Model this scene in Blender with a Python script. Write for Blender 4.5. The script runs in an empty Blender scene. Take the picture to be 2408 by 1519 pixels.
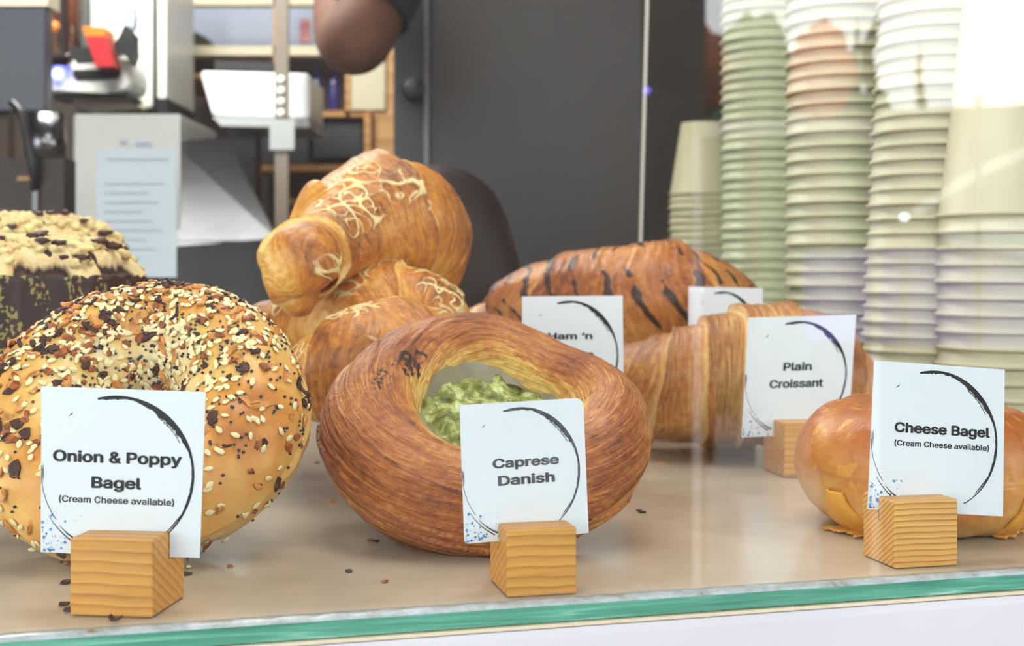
import bpy, bmesh, math, random
from mathutils import Vector, Matrix, geometry, noise as mn
from math import sin, cos, pi, sqrt, radians as R

sc = bpy.context.scene
COL = sc.collection
F, CX, HY, CH = 3200.0, 1204.0, 640.0, 0.12      # focal (px), optical centre, horizon row, lens height above the shelf
VIEW_EXPOSURE = 0.22

# ------------------------------------------------------------------ helpers
def at(px, py, Y):
    return Vector(((px-CX)/F*Y, Y, CH-(py-HY)/F*Y))
def on_shelf(px, py, z=0.0):
    return at(px, py, F*(CH-z)/(py-HY))
def lin(c):
    return tuple(((v/255)/12.92 if v/255 <= .04045 else ((v/255+.055)/1.055)**2.4) for v in c)
def clamp(v, a=0.0, b=1.0): return max(a, min(b, v))
def sstep(a, b, v):
    t = clamp((v-a)/(b-a)); return t*t*(3-2*t)
def N(x, y, z): return mn.noise(Vector((x, y, z)))
def fbm(x, y, z, o=4): return mn.fractal(Vector((x, y, z)), 0.9, 2.1, o)

# front edge of the shelf, in plan
E0, E1 = Vector((-.1666, .4429, 0)), Vector((.2043, .5431, 0))
ED = (E1-E0).normalized()              # along the edge
EN = Vector((ED.y, -ED.x, 0))          # out of the case, towards the street
def edge(s, d=0.0, z=0.0):             # s metres along the edge from its middle, d metres INTO the case
    return (E0+E1)/2 + ED*s - EN*d + Vector((0, 0, z))
def mirrored(px, py, D):               # where a street thing stands whose reflection in the pane shows at a pixel
    C = Vector((0, 0, CH)); d = (at(px, py, 1)-C).normalized()
    p0 = edge(0, .004)
    t = (p0-C).dot(EN)/d.dot(EN)
    h = C+d*t; r = d-2*d.dot(EN)*EN
    return h+r*(D-t)

# ------------------------------------------------------------------ materials
def nt(name):
    m = bpy.data.materials.new(name); m.use_nodes = True
    t = m.node_tree; b = t.nodes['Principled BSDF']
    return m, t, b
def node(t, kind, **kw):
    n = t.nodes.new(kind)
    for k, v in kw.items():
        if k in n.inputs: n.inputs[k].default_value = v
        else: setattr(n, k, v)
    return n
def ramp(t, stops, interp='LINEAR'):
    r = t.nodes.new('ShaderNodeValToRGB'); cr = r.color_ramp; cr.interpolation = interp
    while len(cr.elements) < len(stops): cr.elements.new(.5)
    for e, (p, c) in zip(cr.elements, stops):
        e.position = p; e.color = (*lin(c), 1)
    return r
def plain(name, c, rough=.5, metal=0.0, spec=.5, emit=0, var=0.0, vscale=8, bump=0, bscale=60, coat=0):
    m, t, b = nt(name)
    b.inputs['Base Color'].default_value = (*lin(c), 1)
    b.inputs['Roughness'].default_value = rough; b.inputs['Metallic'].default_value = metal
    b.inputs['Specular IOR Level'].default_value = spec
    b.inputs['Coat Weight'].default_value = coat
    if emit:
        b.inputs['Emission Color'].default_value = (*lin(c), 1); b.inputs['Emission Strength'].default_value = emit
    tc = node(t, 'ShaderNodeTexCoord')
    n = node(t, 'ShaderNodeTexNoise', Scale=vscale, Detail=4.0); t.links.new(tc.outputs['Object'], n.inputs['Vector'])
    v = max(var, .02)
    r = ramp(t, [(.3, tuple(clamp(x*(1-v), 0, 255) for x in c)), (.7, tuple(clamp(x*(1+v), 0, 255) for x in c))])
    t.links.new(n.outputs['Fac'], r.inputs['Fac']); t.links.new(r.outputs['Color'], b.inputs['Base Color'])
    if bump:
        n2 = node(t, 'ShaderNodeTexNoise', Scale=bscale, Detail=5.0); t.links.new(tc.outputs['Object'], n2.inputs['Vector'])
        bp = node(t, 'ShaderNodeBump', Strength=bump, Distance=.002)
        t.links.new(n2.outputs['Fac'], bp.inputs['Height']); t.links.new(bp.outputs['Normal'], b.inputs['Normal'])
    return m
def crust(name, stops, top=None, top_rough=.4, flow_scale=6.0, flow_mix=.35, rough=.42, bump=.5, fine=260, blotch=.25, toprange=(.35, .6), coat=.15, spot=None, fine_mix=.3):
    """baked dough: attribute bake (0 pale..1 dark), flow (stretched coordinates along the layers), topping (0..1)"""
    m, t, b = nt(name)
    L = t.links.new
    ab = node(t, 'ShaderNodeAttribute', attribute_name='bake'); af = node(t, 'ShaderNodeAttribute', attribute_name='flow'); at_ = node(t, 'ShaderNodeAttribute', attribute_name='topping')
    tc = node(t, 'ShaderNodeTexCoord')
    nf = node(t, 'ShaderNodeTexNoise', Scale=flow_scale, Detail=5.0, Roughness=.62, Distortion=.4); L(af.outputs['Vector'], nf.inputs['Vector'])
    nb = node(t, 'ShaderNodeTexNoise', Scale=55.0, Detail=2.0, Roughness=.6); L(tc.outputs['Object'], nb.inputs['Vector'])
    nfi = node(t, 'ShaderNodeTexNoise', Scale=float(fine), Detail=3.0, Roughness=.65); L(tc.outputs['Object'], nfi.inputs['Vector'])
    def mad(src, mul, add):
        k = node(t, 'ShaderNodeMath', operation='MULTIPLY_ADD'); L(src, k.inputs[0]); k.inputs[1].default_value = mul
        if isinstance(add, float): k.inputs[2].default_value = add
        else: L(add, k.inputs[2])
        return k.outputs[0]
    v = mad(nf.outputs['Fac'], flow_mix*2, -flow_mix)
    v = mad(ab.outputs['Fac'], 1.0, v)
    k = mad(nb.outputs['Fac'], blotch*2, -blotch); a2 = node(t, 'ShaderNodeMath', operation='ADD'); L(v, a2.inputs[0]); L(k, a2.inputs[1])
    a3 = node(t, 'ShaderNodeMath', operation='ADD'); L(a2.outputs[0], a3.inputs[0]); L(mad(nfi.outputs['Fac'], fine_mix*2, -fine_mix), a3.inputs[1])
    r = ramp(t, stops); L(a3.outputs[0], r.inputs['Fac'])
    col = r.outputs['Color']
    if spot:
        ns = node(t, 'ShaderNodeTexNoise', Scale=float(spot[1]), Detail=5.0, Roughness=.7); L(tc.outputs['Object'], ns.inputs['Vector'])
        rs = node(t, 'ShaderNodeMapRange'); rs.inputs[1].default_value = spot[2]; rs.inputs[2].default_value = spot[2]+.04; L(ns.outputs['Fac'], rs.inputs[0])
        mx = node(t, 'ShaderNodeMix', data_type='RGBA'); L(rs.outputs[0], mx.inputs[0]); L(col, mx.inputs[6]); mx.inputs[7].default_value = (*lin(spot[0]), 1); col = mx.outputs[2]
    if top:
        rt = node(t, 'ShaderNodeMapRange'); rt.inputs[1].default_value, rt.inputs[2].default_value = toprange
        L(at_.outputs['Fac'], rt.inputs[0])
        mx = node(t, 'ShaderNodeMix', data_type='RGBA'); L(rt.outputs[0], mx.inputs[0]); L(col, mx.inputs[6]); mx.inputs[7].default_value = (*lin(top), 1); col = mx.outputs[2]
    L(col, b.inputs['Base Color'])
    b.inputs['Roughness'].default_value = rough
    b.inputs['Coat Weight'].default_value = coat; b.inputs['Coat Roughness'].default_value = .35
    h = mad(nf.outputs['Fac'], 1.0, 0.0); h2 = mad(nfi.outputs['Fac'], .9, h)
    bp = node(t, 'ShaderNodeBump', Strength=bump, Distance=.0016); L(h2, bp.inputs['Height']); L(bp.outputs['Normal'], b.inputs['Normal'])
    return m
def wood(name, c1, c2, c3, scale=170, dirv=(0, .55, .83), rough=.5):
    m, t, b = nt(name); L = t.links.new
    tc = node(t, 'ShaderNodeTexCoord')
    n0 = node(t, 'ShaderNodeTexNoise', Scale=30.0, Detail=2.0); L(tc.outputs['Object'], n0.inputs['Vector'])
    dp = node(t, 'ShaderNodeVectorMath', operation='DOT_PRODUCT'); L(tc.outputs['Object'], dp.inputs[0]); dp.inputs[1].default_value = dirv
    a = node(t, 'ShaderNodeMath', operation='MULTIPLY'); L(dp.outputs['Value'], a.inputs[0]); a.inputs[1].default_value = scale
    k = node(t, 'ShaderNodeMath', operation='MULTIPLY_ADD'); L(n0.outputs['Fac'], k.inputs[0]); k.inputs[1].default_value = 1.1; L(a.outputs[0], k.inputs[2])
    f = node(t, 'ShaderNodeMath', operation='FRACT'); L(k.outputs[0], f.inputs[0])
    r = ramp(t, [(0, c1), (.55, c2), (.88, c3), (1, c1)]); L(f.outputs[0], r.inputs['Fac'])
    mp = node(t, 'ShaderNodeMapping'); mp.inputs['Scale'].default_value = (25, 420, 420); L(tc.outputs['Object'], mp.inputs['Vector'])
    n2 = node(t, 'ShaderNodeTexNoise', Scale=1.0, Detail=4.0); L(mp.outputs['Vector'], n2.inputs['Vector'])
    mx = node(t, 'ShaderNodeMix', data_type='RGBA', blend_type='MULTIPLY'); mx.inputs[0].default_value = .35
    r2 = ramp(t, [(.3, (200, 190, 180)), (.6, (255, 255, 255))]); L(n2.outputs['Fac'], r2.inputs['Fac'])
    L(r.outputs['Color'], mx.inputs[6]); L(r2.outputs['Color'], mx.inputs[7]); L(mx.outputs[2], b.inputs['Base Color'])
    b.inputs['Roughness'].default_value = rough
    bp = node(t, 'ShaderNodeBump', Strength=.15, Distance=.001); L(n2.outputs['Fac'], bp.inputs['Height']); L(bp.outputs['Normal'], b.inputs['Normal'])
    return m
def clear_glass(name, tint=(250, 253, 251), gain=1.0):
    """thin clear pane: Fresnel mix of see-through and mirror on each face"""
    m = bpy.data.materials.new(name); m.use_nodes = True; t = m.node_tree; t.nodes.clear(); L = t.links.new
    out = node(t, 'ShaderNodeOutputMaterial'); tr = node(t, 'ShaderNodeBsdfTransparent'); tr.inputs[0].default_value = (*lin(tint), 1)
    gl = node(t, 'ShaderNodeBsdfAnisotropic') if False else node(t, 'ShaderNodeBsdfGlossy')
    gl.inputs['Roughness'].default_value = .012
    tc = node(t, 'ShaderNodeTexCoord')
    mp = node(t, 'ShaderNodeMapping'); mp.inputs['Scale'].default_value = (3, 3, 5); L(tc.outputs['Object'], mp.inputs['Vector'])
    nz = node(t, 'ShaderNodeTexNoise', Scale=1.0, Detail=1.0); L(mp.outputs['Vector'], nz.inputs['Vector'])
    bp = node(t, 'ShaderNodeBump', Strength=.02, Distance=.002); L(nz.outputs['Fac'], bp.inputs['Height']); L(bp.outputs['Normal'], gl.inputs['Normal'])
    g = node(t, 'ShaderNodeNewGeometry')
    ior = node(t, 'ShaderNodeMix', data_type='FLOAT'); L(g.outputs['Backfacing'], ior.inputs[0]); ior.inputs[2].default_value = 1.52; ior.inputs[3].default_value = 1/1.52
    fr = node(t, 'ShaderNodeFresnel'); L(ior.outputs[0], fr.inputs['IOR'])
    k = node(t, 'ShaderNodeMath', operation='MULTIPLY'); L(fr.outputs[0], k.inputs[0]); k.inputs[1].default_value = gain
    mx = node(t, 'ShaderNodeMixShader'); L(k.outputs[0], mx.inputs[0]); L(tr.outputs[0], mx.inputs[1]); L(gl.outputs[0], mx.inputs[2]); L(mx.outputs[0], out.inputs['Surface'])
    return m

# ------------------------------------------------------------------ object plumbing
ORG = {}
def tag(o, label=None, cat=None, group=None, kind=None):
    if label: o['label'] = label
    if cat: o['category'] = cat
    if group: o['group'] = group
    if kind: o['kind'] = kind
    return o
def thing(name, loc, label, cat, group=None):
    o = bpy.data.objects.new(name, None); COL.objects.link(o); o.location = loc; o.empty_display_size = .02
    ORG[o.name] = Vector(loc); return tag(o, label, cat, group)
def link(name, me, mat=None, parent=None, origin=None, smooth=False):
    """mesh given in world coordinates; its object is put at origin (or its parent's)"""
    if parent is not None: off = ORG[parent.name]
    else: off = Vector(origin) if origin is not None else Vector((0, 0, 0))
    me.transform(Matrix.Translation(-off))
    o = bpy.data.objects.new(name, me); COL.objects.link(o)
    if parent is not None: o.parent = parent
    else: o.location = off
    ORG[o.name] = off.copy()
    if mat is not None and not me.materials: me.materials.append(mat)
    if smooth: me.shade_smooth()
    return o
def from_bm(bm, name='m'):
    me = bpy.data.meshes.new(name); bmesh.ops.recalc_face_normals(bm, faces=bm.faces); bm.to_mesh(me); bm.free(); return me
def grid(nu, nv, fn, cu=False, cv=False, cap=False, attrs=()):
    """fn(u,v)->(Vector, {attr: value}); cu/cv closed"""
    vs, at_ = [], {a: [] for a in attrs}
    for i in range(nu):
        u = i/nu if cu else i/(nu-1)
        for j in range(nv):
            v = j/nv if cv else j/(nv-1)
            p, d = fn(u, v); vs.append(p)
            for a in attrs: at_[a].append(d[a])
    fs = []
    for i in range(nu if cu else nu-1):
        for j in range(nv if cv else nv-1):
            a, b = i*nv+j, i*nv+(j+1) % nv
            c, d = ((i+1) % nu)*nv+(j+1) % nv, ((i+1) % nu)*nv+j
            fs.append((a, b, c, d))
    if cap and not cu:
        for i in (0, nu-1):
            ring = [i*nv+j for j in range(nv)]
            ctr = sum((vs[k] for k in ring), Vector())/nv; vs.append(ctr)
            for a in attrs: at_[a].append(at_[a][ring[0]])
            c = len(vs)-1
            for j in range(nv): fs.append((ring[j], ring[(j+1) % nv], c) if i else (ring[(j+1) % nv], ring[j], c))
    me = bpy.data.meshes.new('g'); me.from_pydata(vs, [], fs)
    for a in attrs:
        if isinstance(at_[a][0], (tuple, Vector)):
            A = me.attributes.new(a, 'FLOAT_VECTOR', 'POINT'); A.data.foreach_set('vector', [c for v in at_[a] for c in v])
        else:
            A = me.attributes.new(a, 'FLOAT', 'POINT'); A.data.foreach_set('value', at_[a])
    bm = bmesh.new(); bm.from_mesh(me); bmesh.ops.recalc_face_normals(bm, faces=bm.faces); bm.to_mesh(me); bm.free()
    me.shade_smooth()
    return me
def box_bm(c, s, rz=0.0, bev=0.0, seg=2, rx=0.0, bm=None):
    own = bm is None; b2 = bmesh.new()
    bmesh.ops.create_cube(b2, size=1, matrix=Matrix.Diagonal((*s, 1)))
    if bev: bmesh.ops.bevel(b2, geom=b2.edges[:], offset=bev, segments=seg, affect='EDGES', profile=.6)
    b2.transform(Matrix.Translation(c) @ Matrix.Rotation(rz, 4, 'Z') @ Matrix.Rotation(rx, 4, 'X'))
    if own: return b2
    me = bpy.data.meshes.new('t'); b2.to_mesh(me); b2.free(); bm.from_mesh(me); bpy.data.meshes.remove(me); return bm
def box(name, c, s, mat, parent=None, rz=0.0, bev=0.0, rx=0.0, origin=None):
    return link(name, from_bm(box_bm(c, s, rz, bev, 3, rx)), mat, parent, origin if origin is not None else (Vector(c) if parent is None else None))
def pbox(name, x0, y0, x1, y1, Y, depth, mat, parent=None, bev=0.0):
    """box whose front face spans these picture rows/columns at distance Y"""
    a, b = at(x0, y1, Y), at(x1, y0, Y)
    c = (a+b)/2+Vector((0, depth/2, 0)); s = (abs(b.x-a.x), depth, abs(b.z-a.z))
    return box(name, c, s, mat, parent, bev=bev, origin=Vector((c.x, c.y, c.z-s[2]/2)) if parent is None else None)
def prism(name, pts, Y, depth, mat, parent=None, bev=0.0, Y2=None):
    """outline (picture px) at distance Y extruded backwards"""
    bm = bmesh.new()
    f = [bm.verts.new(at(x, y, Y)) for x, y in pts]; b = [bm.verts.new(at(x, y, Y)+Vector((0, depth, 0))) for x, y in pts]
    bm.faces.new(f); bm.faces.new(b[::-1]); n = len(pts)
    for i in range(n): bm.faces.new((f[i], f[(i+1) % n], b[(i+1) % n], b[i]))
    if bev: bmesh.ops.bevel(bm, geom=bm.edges[:], offset=bev, segments=3, affect='EDGES')
    me = from_bm(bm)
    o = None
    if parent is None:
        xs = [v.co for v in me.vertices]; c = sum(xs, Vector())/len(xs); c.z = min(v.z for v in xs)
        return link(name, me, mat, None, c)
    return link(name, me, mat, parent)
def lathe(prof, c, seg=48, rx=0.0, ry=0.0, closed=False):
    """prof: list of (r,z)"""
    bm = bmesh.new(); rings = []
    M = Matrix.Translation(c) @ Matrix.Rotation(rx, 4, 'X') @ Matrix.Rotation(ry, 4, 'Y')
    for r, z in prof:
        rings.append([bm.verts.new(M @ Vector((r*cos(2*pi*k/seg), r*sin(2*pi*k/seg), z))) for k in range(seg)])
    for a, b in zip(rings, rings[1:]):
        for k in range(seg): bm.faces.new((a[k], a[(k+1) % seg], b[(k+1) % seg], b[k]))
    if closed:
        a, b = rings[-1], rings[0]
        for k in range(seg): bm.faces.new((a[k], a[(k+1) % seg], b[(k+1) % seg], b[k]))
    else:
        bm.faces.new(rings[0][::-1]); bm.faces.new(rings[-1])
    me = from_bm(bm); me.shade_smooth(); return me
def catmull(P, t):
    n = len(P)-1; x = clamp(t)*n; i = min(int(x), n-1); f = x-i
    g = lambda k: P[max(0, min(n, k))]
    a, b, c, d = g(i-1), g(i), g(i+1), g(i+2)
    return [.5*((2*b[k])+(-a[k]+c[k])*f+(2*a[k]-5*b[k]+4*c[k]-d[k])*f*f+(-a[k]+3*b[k]-3*c[k]+d[k])*f**3) for k in range(len(b))]
def tube(pts, seg=20, n=60, cap=True):
    """pts: (x,y,z,r) control points swept smoothly"""
    fr = []
    side = None
    for i in range(n):
        t = i/(n-1); a = catmull(pts, t); b = catmull(pts, min(1, t+.01)); c = catmull(pts, max(0, t-.01))
        T = (Vector(b[:3])-Vector(c[:3])).normalized()
        if side is None: side = T.cross(Vector((0.1, 0.2, 1))).normalized()
        side = (side-T*side.dot(T)).normalized(); fr.append((Vector(a[:3]), side, T.cross(side), max(a[3], .0002)))
    def fn(u, v):
        p, s, q, r = fr[round(u*(n-1))]; a = 2*pi*v; return p+(s*cos(a)+q*sin(a))*r, {}
    return grid(n, seg, fn, cv=True, cap=cap)
def blob(c, r, seed=0, rough=.15, sub=3, freq=1.0):
    bm = bmesh.new(); bmesh.ops.create_icosphere(bm, subdivisions=sub, radius=1)
    for v in bm.verts:
        d = v.co.normalized(); k = 1+rough*N(d.x*freq*1.7+seed, d.y*freq*1.7, d.z*freq*1.7+seed*3)
        v.co = Vector(c)+Vector((d.x*r[0], d.y*r[1], d.z*r[2]))*k
    me = from_bm(bm); me.shade_smooth(); return me
def join(meshes):
    bm = bmesh.new()
    for m in meshes: bm.from_mesh(m); bpy.data.meshes.remove(m)
    sm = from_bm(bm); return sm

# ------------------------------------------------------------------ shared materials
PALE, GOLD, DEEP = (236, 190, 120), (208, 134, 58), (140, 66, 22)
M = {}
M['croissant'] = crust('croissant_crust', [(.05, (244, 206, 126)), (.34, (230, 166, 74)), (.62, (204, 126, 46)), (.98, (128, 66, 24))], top=(240, 216, 156), flow_scale=5, flow_mix=.45, blotch=.22)
M['plain_croissant'] = crust('plain_croissant_crust', [(.05, (236, 196, 132)), (.34, (216, 156, 86)), (.62, (186, 116, 54)), (.98, (130, 70, 30))], flow_scale=5, flow_mix=.55, blotch=.15)
M['choc_croissant'] = crust('drizzled_croissant_crust', [(.05, (230, 176, 104)), (.35, (208, 138, 66)), (.65, (176, 100, 42)), (.95, (116, 56, 24))], top=(62, 32, 22), flow_scale=5, flow_mix=.45, blotch=.25)
M['danish'] = crust('danish_crust', [(.02, (244, 204, 112)), (.28, (218, 146, 68)), (.58, (180, 98, 42)), (.95, (104, 46, 18))], top=(60, 24, 12), flow_scale=4.2, flow_mix=.62, blotch=.16, bump=.8, spot=None)
M['bagel'] = crust('bagel_crust', [(.0, (244, 224, 176)), (.28, (238, 190, 104)), (.6, (222, 146, 62)), (.95, (160, 86, 32))], fine_mix=.08, flow_scale=3, flow_mix=.12, blotch=.2, bump=.25, rough=.45)
M['cheese_bagel'] = crust('cheese_bagel_crust', [(.0, (240, 196, 112)), (.35, (222, 150, 72)), (.7, (188, 104, 42)), (1, (150, 76, 30))], top=(240, 170, 66), fine_mix=.08, flow_scale=3, flow_mix=.15, blotch=.22, bump=.35, rough=.4)
M['melted'] = plain('melted_cheese', (246, 170, 60), .42, var=.08, vscale=80, bump=.3, bscale=200)
M['sesame'] = plain('sesame_seed_shell', (246, 226, 176), .4, var=.05)
M['poppy'] = plain('poppy_seed_shell', (58, 60, 78), .55, var=.2)
M['flake_dark'] = plain('burnt_onion', (66, 34, 22), .6, var=.3, vscale=400)
M['flake_mid'] = plain('toasted_onion', (150, 78, 34), .5, var=.3, vscale=400)
M['flake_tan'] = plain('pale_onion', (210, 140, 70), .5, var=.2, vscale=400)
M['card'] = plain('laminated_card', (238, 242, 250), .22, var=.01, coat=.3)
M['ink'] = plain('black_print', (22, 22, 26), .4)
M['ink_worn'] = plain('worn_print', (84, 84, 88), .4, var=.25, vscale=300)
M['ink_blue'] = plain('blue_print', (70, 140, 220), .4, var=.3, vscale=500)
M['block'] = wood('pine_block', (226, 166, 84), (220, 156, 74), (196, 128, 54), 330)
M['block_dense'] = wood('striped_pine_block', (238, 186, 106), (230, 170, 88), (188, 118, 52), 520)
M['cake_paper'] = crust('printed_cake_paper', [(.0, (58, 34, 38)), (1, (50, 28, 32))], top=(150, 136, 76), fine_mix=.02, flow_mix=.02, blotch=.02, bump=.05, rough=.5)
M['crumble'] = plain('butter_crumble', (255, 218, 158), .75, var=.1, vscale=90, bump=.6, bscale=220)
M['crumble2'] = crust('crumble_crust', [(0, (255, 230, 182)), (.45, (253, 212, 148)), (.95, (224, 150, 78))], top=(64, 40, 34), flow_mix=.1, blotch=.25, bump=.9, fine=340, rough=.8, coat=0)
M['choc_cake'] = plain('dark_sponge', (70, 42, 34), .7, var=.4, vscale=120, bump=.6, bscale=200)
M['choc_bit'] = plain('chocolate_shaving', (74, 36, 28), .5, var=.2)

# ------------------------------------------------------------------ camera
cd = bpy.data.cameras.new('camera'); cam = bpy.data.objects.new('camera', cd); COL.objects.link(cam); sc.camera = cam
cam.location = (0, 0, CH); cam.rotation_euler = (pi/2, 0, 0)
cd.sensor_width = 36; cd.lens = F/2408*36; cd.shift_y = -(759.5-HY)/2408
cd.dof.use_dof = True; cd.dof.focus_distance = .56; cd.dof.aperture_fstop = 15; cd.clip_start = .01; cd.clip_end = 200

# ------------------------------------------------------------------ the case
def slab(name, s0, s1, d0, d1, z0, z1, mat, bev=0.0, parent=None):
    c = edge((s0+s1)/2, (d0+d1)/2, (z0+z1)/2)
    return box(name, c, (s1-s0, d1-d0, z1-z0), mat, parent, rz=math.atan2(ED.y, ED.x), bev=bev, origin=c)
# beige shelf board with a soft sheen and dull smears
m, t, b = nt('shelf_laminate'); L = t.links.new
tc = node(t, 'ShaderNodeTexCoord'); n1 = node(t, 'ShaderNodeTexNoise', Scale=9.0, Detail=6.0, Roughness=.6); L(tc.outputs['Object'], n1.inputs['Vector'])
r = ramp(t, [(.3, (176, 160, 142)), (.55, (194, 178, 160)), (.75, (206, 190, 172))]); L(n1.outputs['Fac'], r.inputs['Fac']); L(r.outputs['Color'], b.inputs['Base Color'])
n2 = node(t, 'ShaderNodeTexNoise', Scale=30.0, Detail=5.0); L(tc.outputs['Object'], n2.inputs['Vector'])
rr = node(t, 'ShaderNodeMapRange'); rr.inputs[3].default_value = .12; rr.inputs[4].default_value = .32; L(n2.outputs['Fac'], rr.inputs[0]); L(rr.outputs[0], b.inputs['Roughness'])
M['shelf'] = m
shelf = slab('display_shelf', -.62, .95, .0102, .95, -.007, 0, M['shelf'])
tag(shelf, 'beige display shelf board the pastries stand on, smeared and crumbed', 'shelf')
# glass edge (green)
m, t, b = nt('green_glass_edge'); L = t.links.new
b.inputs['Base Color'].default_value = (*lin((80, 160, 130)), 1)
tc = node(t, 'ShaderNodeTexCoord'); mp = node(t, 'ShaderNodeMapping'); mp.inputs['Scale'].default_value = (14, 14, 420); L(tc.outputs['Object'], mp.inputs['Vector'])
n1 = node(t, 'ShaderNodeTexNoise', Scale=1.0, Detail=5.0, Distortion=1.0); L(mp.outputs['Vector'], n1.inputs['Vector'])
r = ramp(t, [(.3, (56, 118, 94)), (.5, (80, 144, 120)), (.62, (100, 162, 138)), (.74, (160, 196, 182))]); L(n1.outputs['Fac'], r.inputs['Fac']); L(r.outputs['Color'], b.inputs['Base Color'])
b.inputs['Roughness'].default_value = .12; b.inputs['Specular IOR Level'].default_value = .6; b.inputs['Coat Weight'].default_value = .5
M['edge'] = m
ge = slab('glass_plate', -.62, .95, -.0005, .010, -.0065, -.0006, M['edge'], bev=.0006)
tag(ge, 'green front edge of the thick glass plate along the shelf', 'glass plate')
# silicone bead
m, t, b = nt('cloudy_sealant'); L = t.links.new
tc = node(t, 'ShaderNodeTexCoord'); n1 = node(t, 'ShaderNodeTexNoise', Scale=90.0, Detail=6.0, Roughness=.7); L(tc.outputs['Object'], n1.inputs['Vector'])
r = ramp(t, [(.32, (128, 108, 84)), (.4, (148, 156, 152)), (.6, (172, 180, 180)), (.75, (206, 212, 212))]); L(n1.outputs['Fac'], r.inputs['Fac']); L(r.outputs['Color'], b.inputs['Base Color'])
b.inputs['Roughness'].default_value = .25
M['seal'] = m
def bead(u, v):
    s = -.6+1.52*u; w = .0085+.0016*N(s*60, 3, 0)+.0008*N(s*240, 1, 0)
    a = v*pi; return edge(s, .0008*0+ (w*(1-cos(a))/2)+.0002, -.0006+(.0014+.0005*N(s*150, v*3, 5))*sin(a)), {}
me = grid(900, 9, bead); sb = link('sealant_bead', me, M['seal'], None, edge(0, 0, 0), True)
tag(sb, 'cloudy whitish sealant bead running along the front edge of the shelf', 'sealant')
# front pane
gm = clear_glass('front_glass', gain=1.6)
pane = slab('window_1', -.62, .95, .0035, .0075, .0002, .52, gm); tag(pane, 'clear front glass pane of the display case', kind='structure')
# white cabinet below
M['white_cab'] = plain('white_cabinet_paint', (194, 194, 196), .35, var=.02)
M['trimline'] = plain('beige_trim', (202, 190, 160), .4)
wc = slab('case_base', -.62, .95, -.004, .93, -1.09, -.0081, M['white_cab'], bev=.003)
tag(wc, 'white cabinet base under the glass plate of the display case', 'cabinet')
tl = slab('edge_strip', -.62, .95, -.0022, .5, -.0080, -.0067, M['trimline'], bev=.0003)
tag(tl, 'thin beige packing strip between green glass edge and white base', 'strip')

# ------------------------------------------------------------------ cards and blocks
def wooden_block(px, py, w, d, h, yaw, mat, label, ctr=None):
    """front left bottom corner at the pixel; slot across its top"""
    p = on_shelf(px, py); X = Vector((cos(yaw), sin(yaw), 0)); Yv = Vector((-sin(yaw), cos(yaw), 0))
    g = .0007; prof = [(0, 0), (d, 0), (d, h), (d/2+g, h), (d/2+g, h-.010), (d/2-g, h-.010), (d/2-g, h), (0, h)]
    bm = bmesh.new()
    a = [bm.verts.new((0, y, z)) for y, z in prof]; c = [bm.verts.new((w, y, z)) for y, z in prof]
    n = len(prof)
    bm.faces.new(a); bm.faces.new(c[::-1])
    for i in range(n): bm.faces.new((a[i], c[i], c[(i+1) % n], a[(i+1) % n]))
    es = [e for e in bm.edges if not any(abs(v.co.y-d/2) < .001 and v.co.z < h-.004 for v in e.verts) and not all(abs(v.co.y-d/2) < .001 for v in e.verts)]
    bmesh.ops.bevel(bm, geom=es, offset=.0011, segments=3, affect='EDGES', profile=.6)
    bm.transform(Matrix.Translation((-w/2, -d/2, 0)))
    me = from_bm(bm)
    o = bpy.data.objects.new('wooden_block', me); COL.objects.link(o); me.materials.append(mat)
    o.location = p+X*w/2+Yv*d/2+Vector((0, 0, .0002)); o.rotation_euler = (0, 0, yaw)
    tag(o, label, 'card holder', None)
    return o
def text_mesh(s):
    cu = bpy.data.curves.new('t', 'FONT'); cu.body = s; cu.align_x = 'LEFT'; cu.dimensions = '2D'; cu.fill_mode = 'NONE'; cu.resolution_u = 4
    if UIF: cu.font = UIF
    o = bpy.data.objects.new('t', cu); COL.objects.link(o); dg = bpy.context.evaluated_depsgraph_get(); dg.update()
    me = bpy.data.meshes.new_from_object(o.evaluated_get(dg)); bpy.data.objects.remove(o); bpy.data.curves.remove(cu)
    P2 = [Vector((v.co.x, v.co.y)) for v in me.vertices]; E = [tuple(e.vertices) for e in me.edges]
    nxt = {}
    for a, b in E: nxt.setdefault(a, []).append(b); nxt.setdefault(b, []).append(a)
    seen, loops = set(), []
    for a in range(len(P2)):                      # outlines in drawing order, so their direction is kept
        if a in seen or a not in nxt: continue
        lp = [a]; seen.add(a); c = a
        n_ = a+1 if a+1 in nxt[a] else nxt[a][0]
        while n_ not in seen:
            lp.append(n_); seen.add(n_); c = n_
            k = [q for q in nxt[c] if q not in seen]
            if not k: break
            n_ = k[0]
        loops.append(lp)
    bpy.data.meshes.remove(me)
    V, Ed, F_, *_ = geometry.delaunay_2d_cdt(P2, E, [], 0, 1e-6)
    L2 = []
    for lp in loops:
        q = [P2[k] for k in lp]; xs = [p.x for p in q]; ys = [p.y for p in q]; L2.append((q, min(xs), max(xs), min(ys), max(ys)))
    keep = []
    for f in F_:
        c = sum((V[k] for k in f), Vector((0, 0)))/len(f); w = 0
        for q, x0, x1, y0, y1 in L2:
            if not (x0 <= c.x <= x1 and y0 <= c.y <= y1): continue
            for a, b in zip(q, q[1:]+q[:1]):
                if (a.y <= c.y) != (b.y <= c.y):
                    xx = a.x+(c.y-a.y)/(b.y-a.y)*(b.x-a.x)
                    if xx > c.x: w += 1 if b.y > a.y else -1
        if w: keep.append(tuple(f))
    me = bpy.data.meshes.new('t'); me.from_pydata([(v.x, v.y, 0) for v in V], [], keep); return me
TOFF = [.022]
UIF = None
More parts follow.
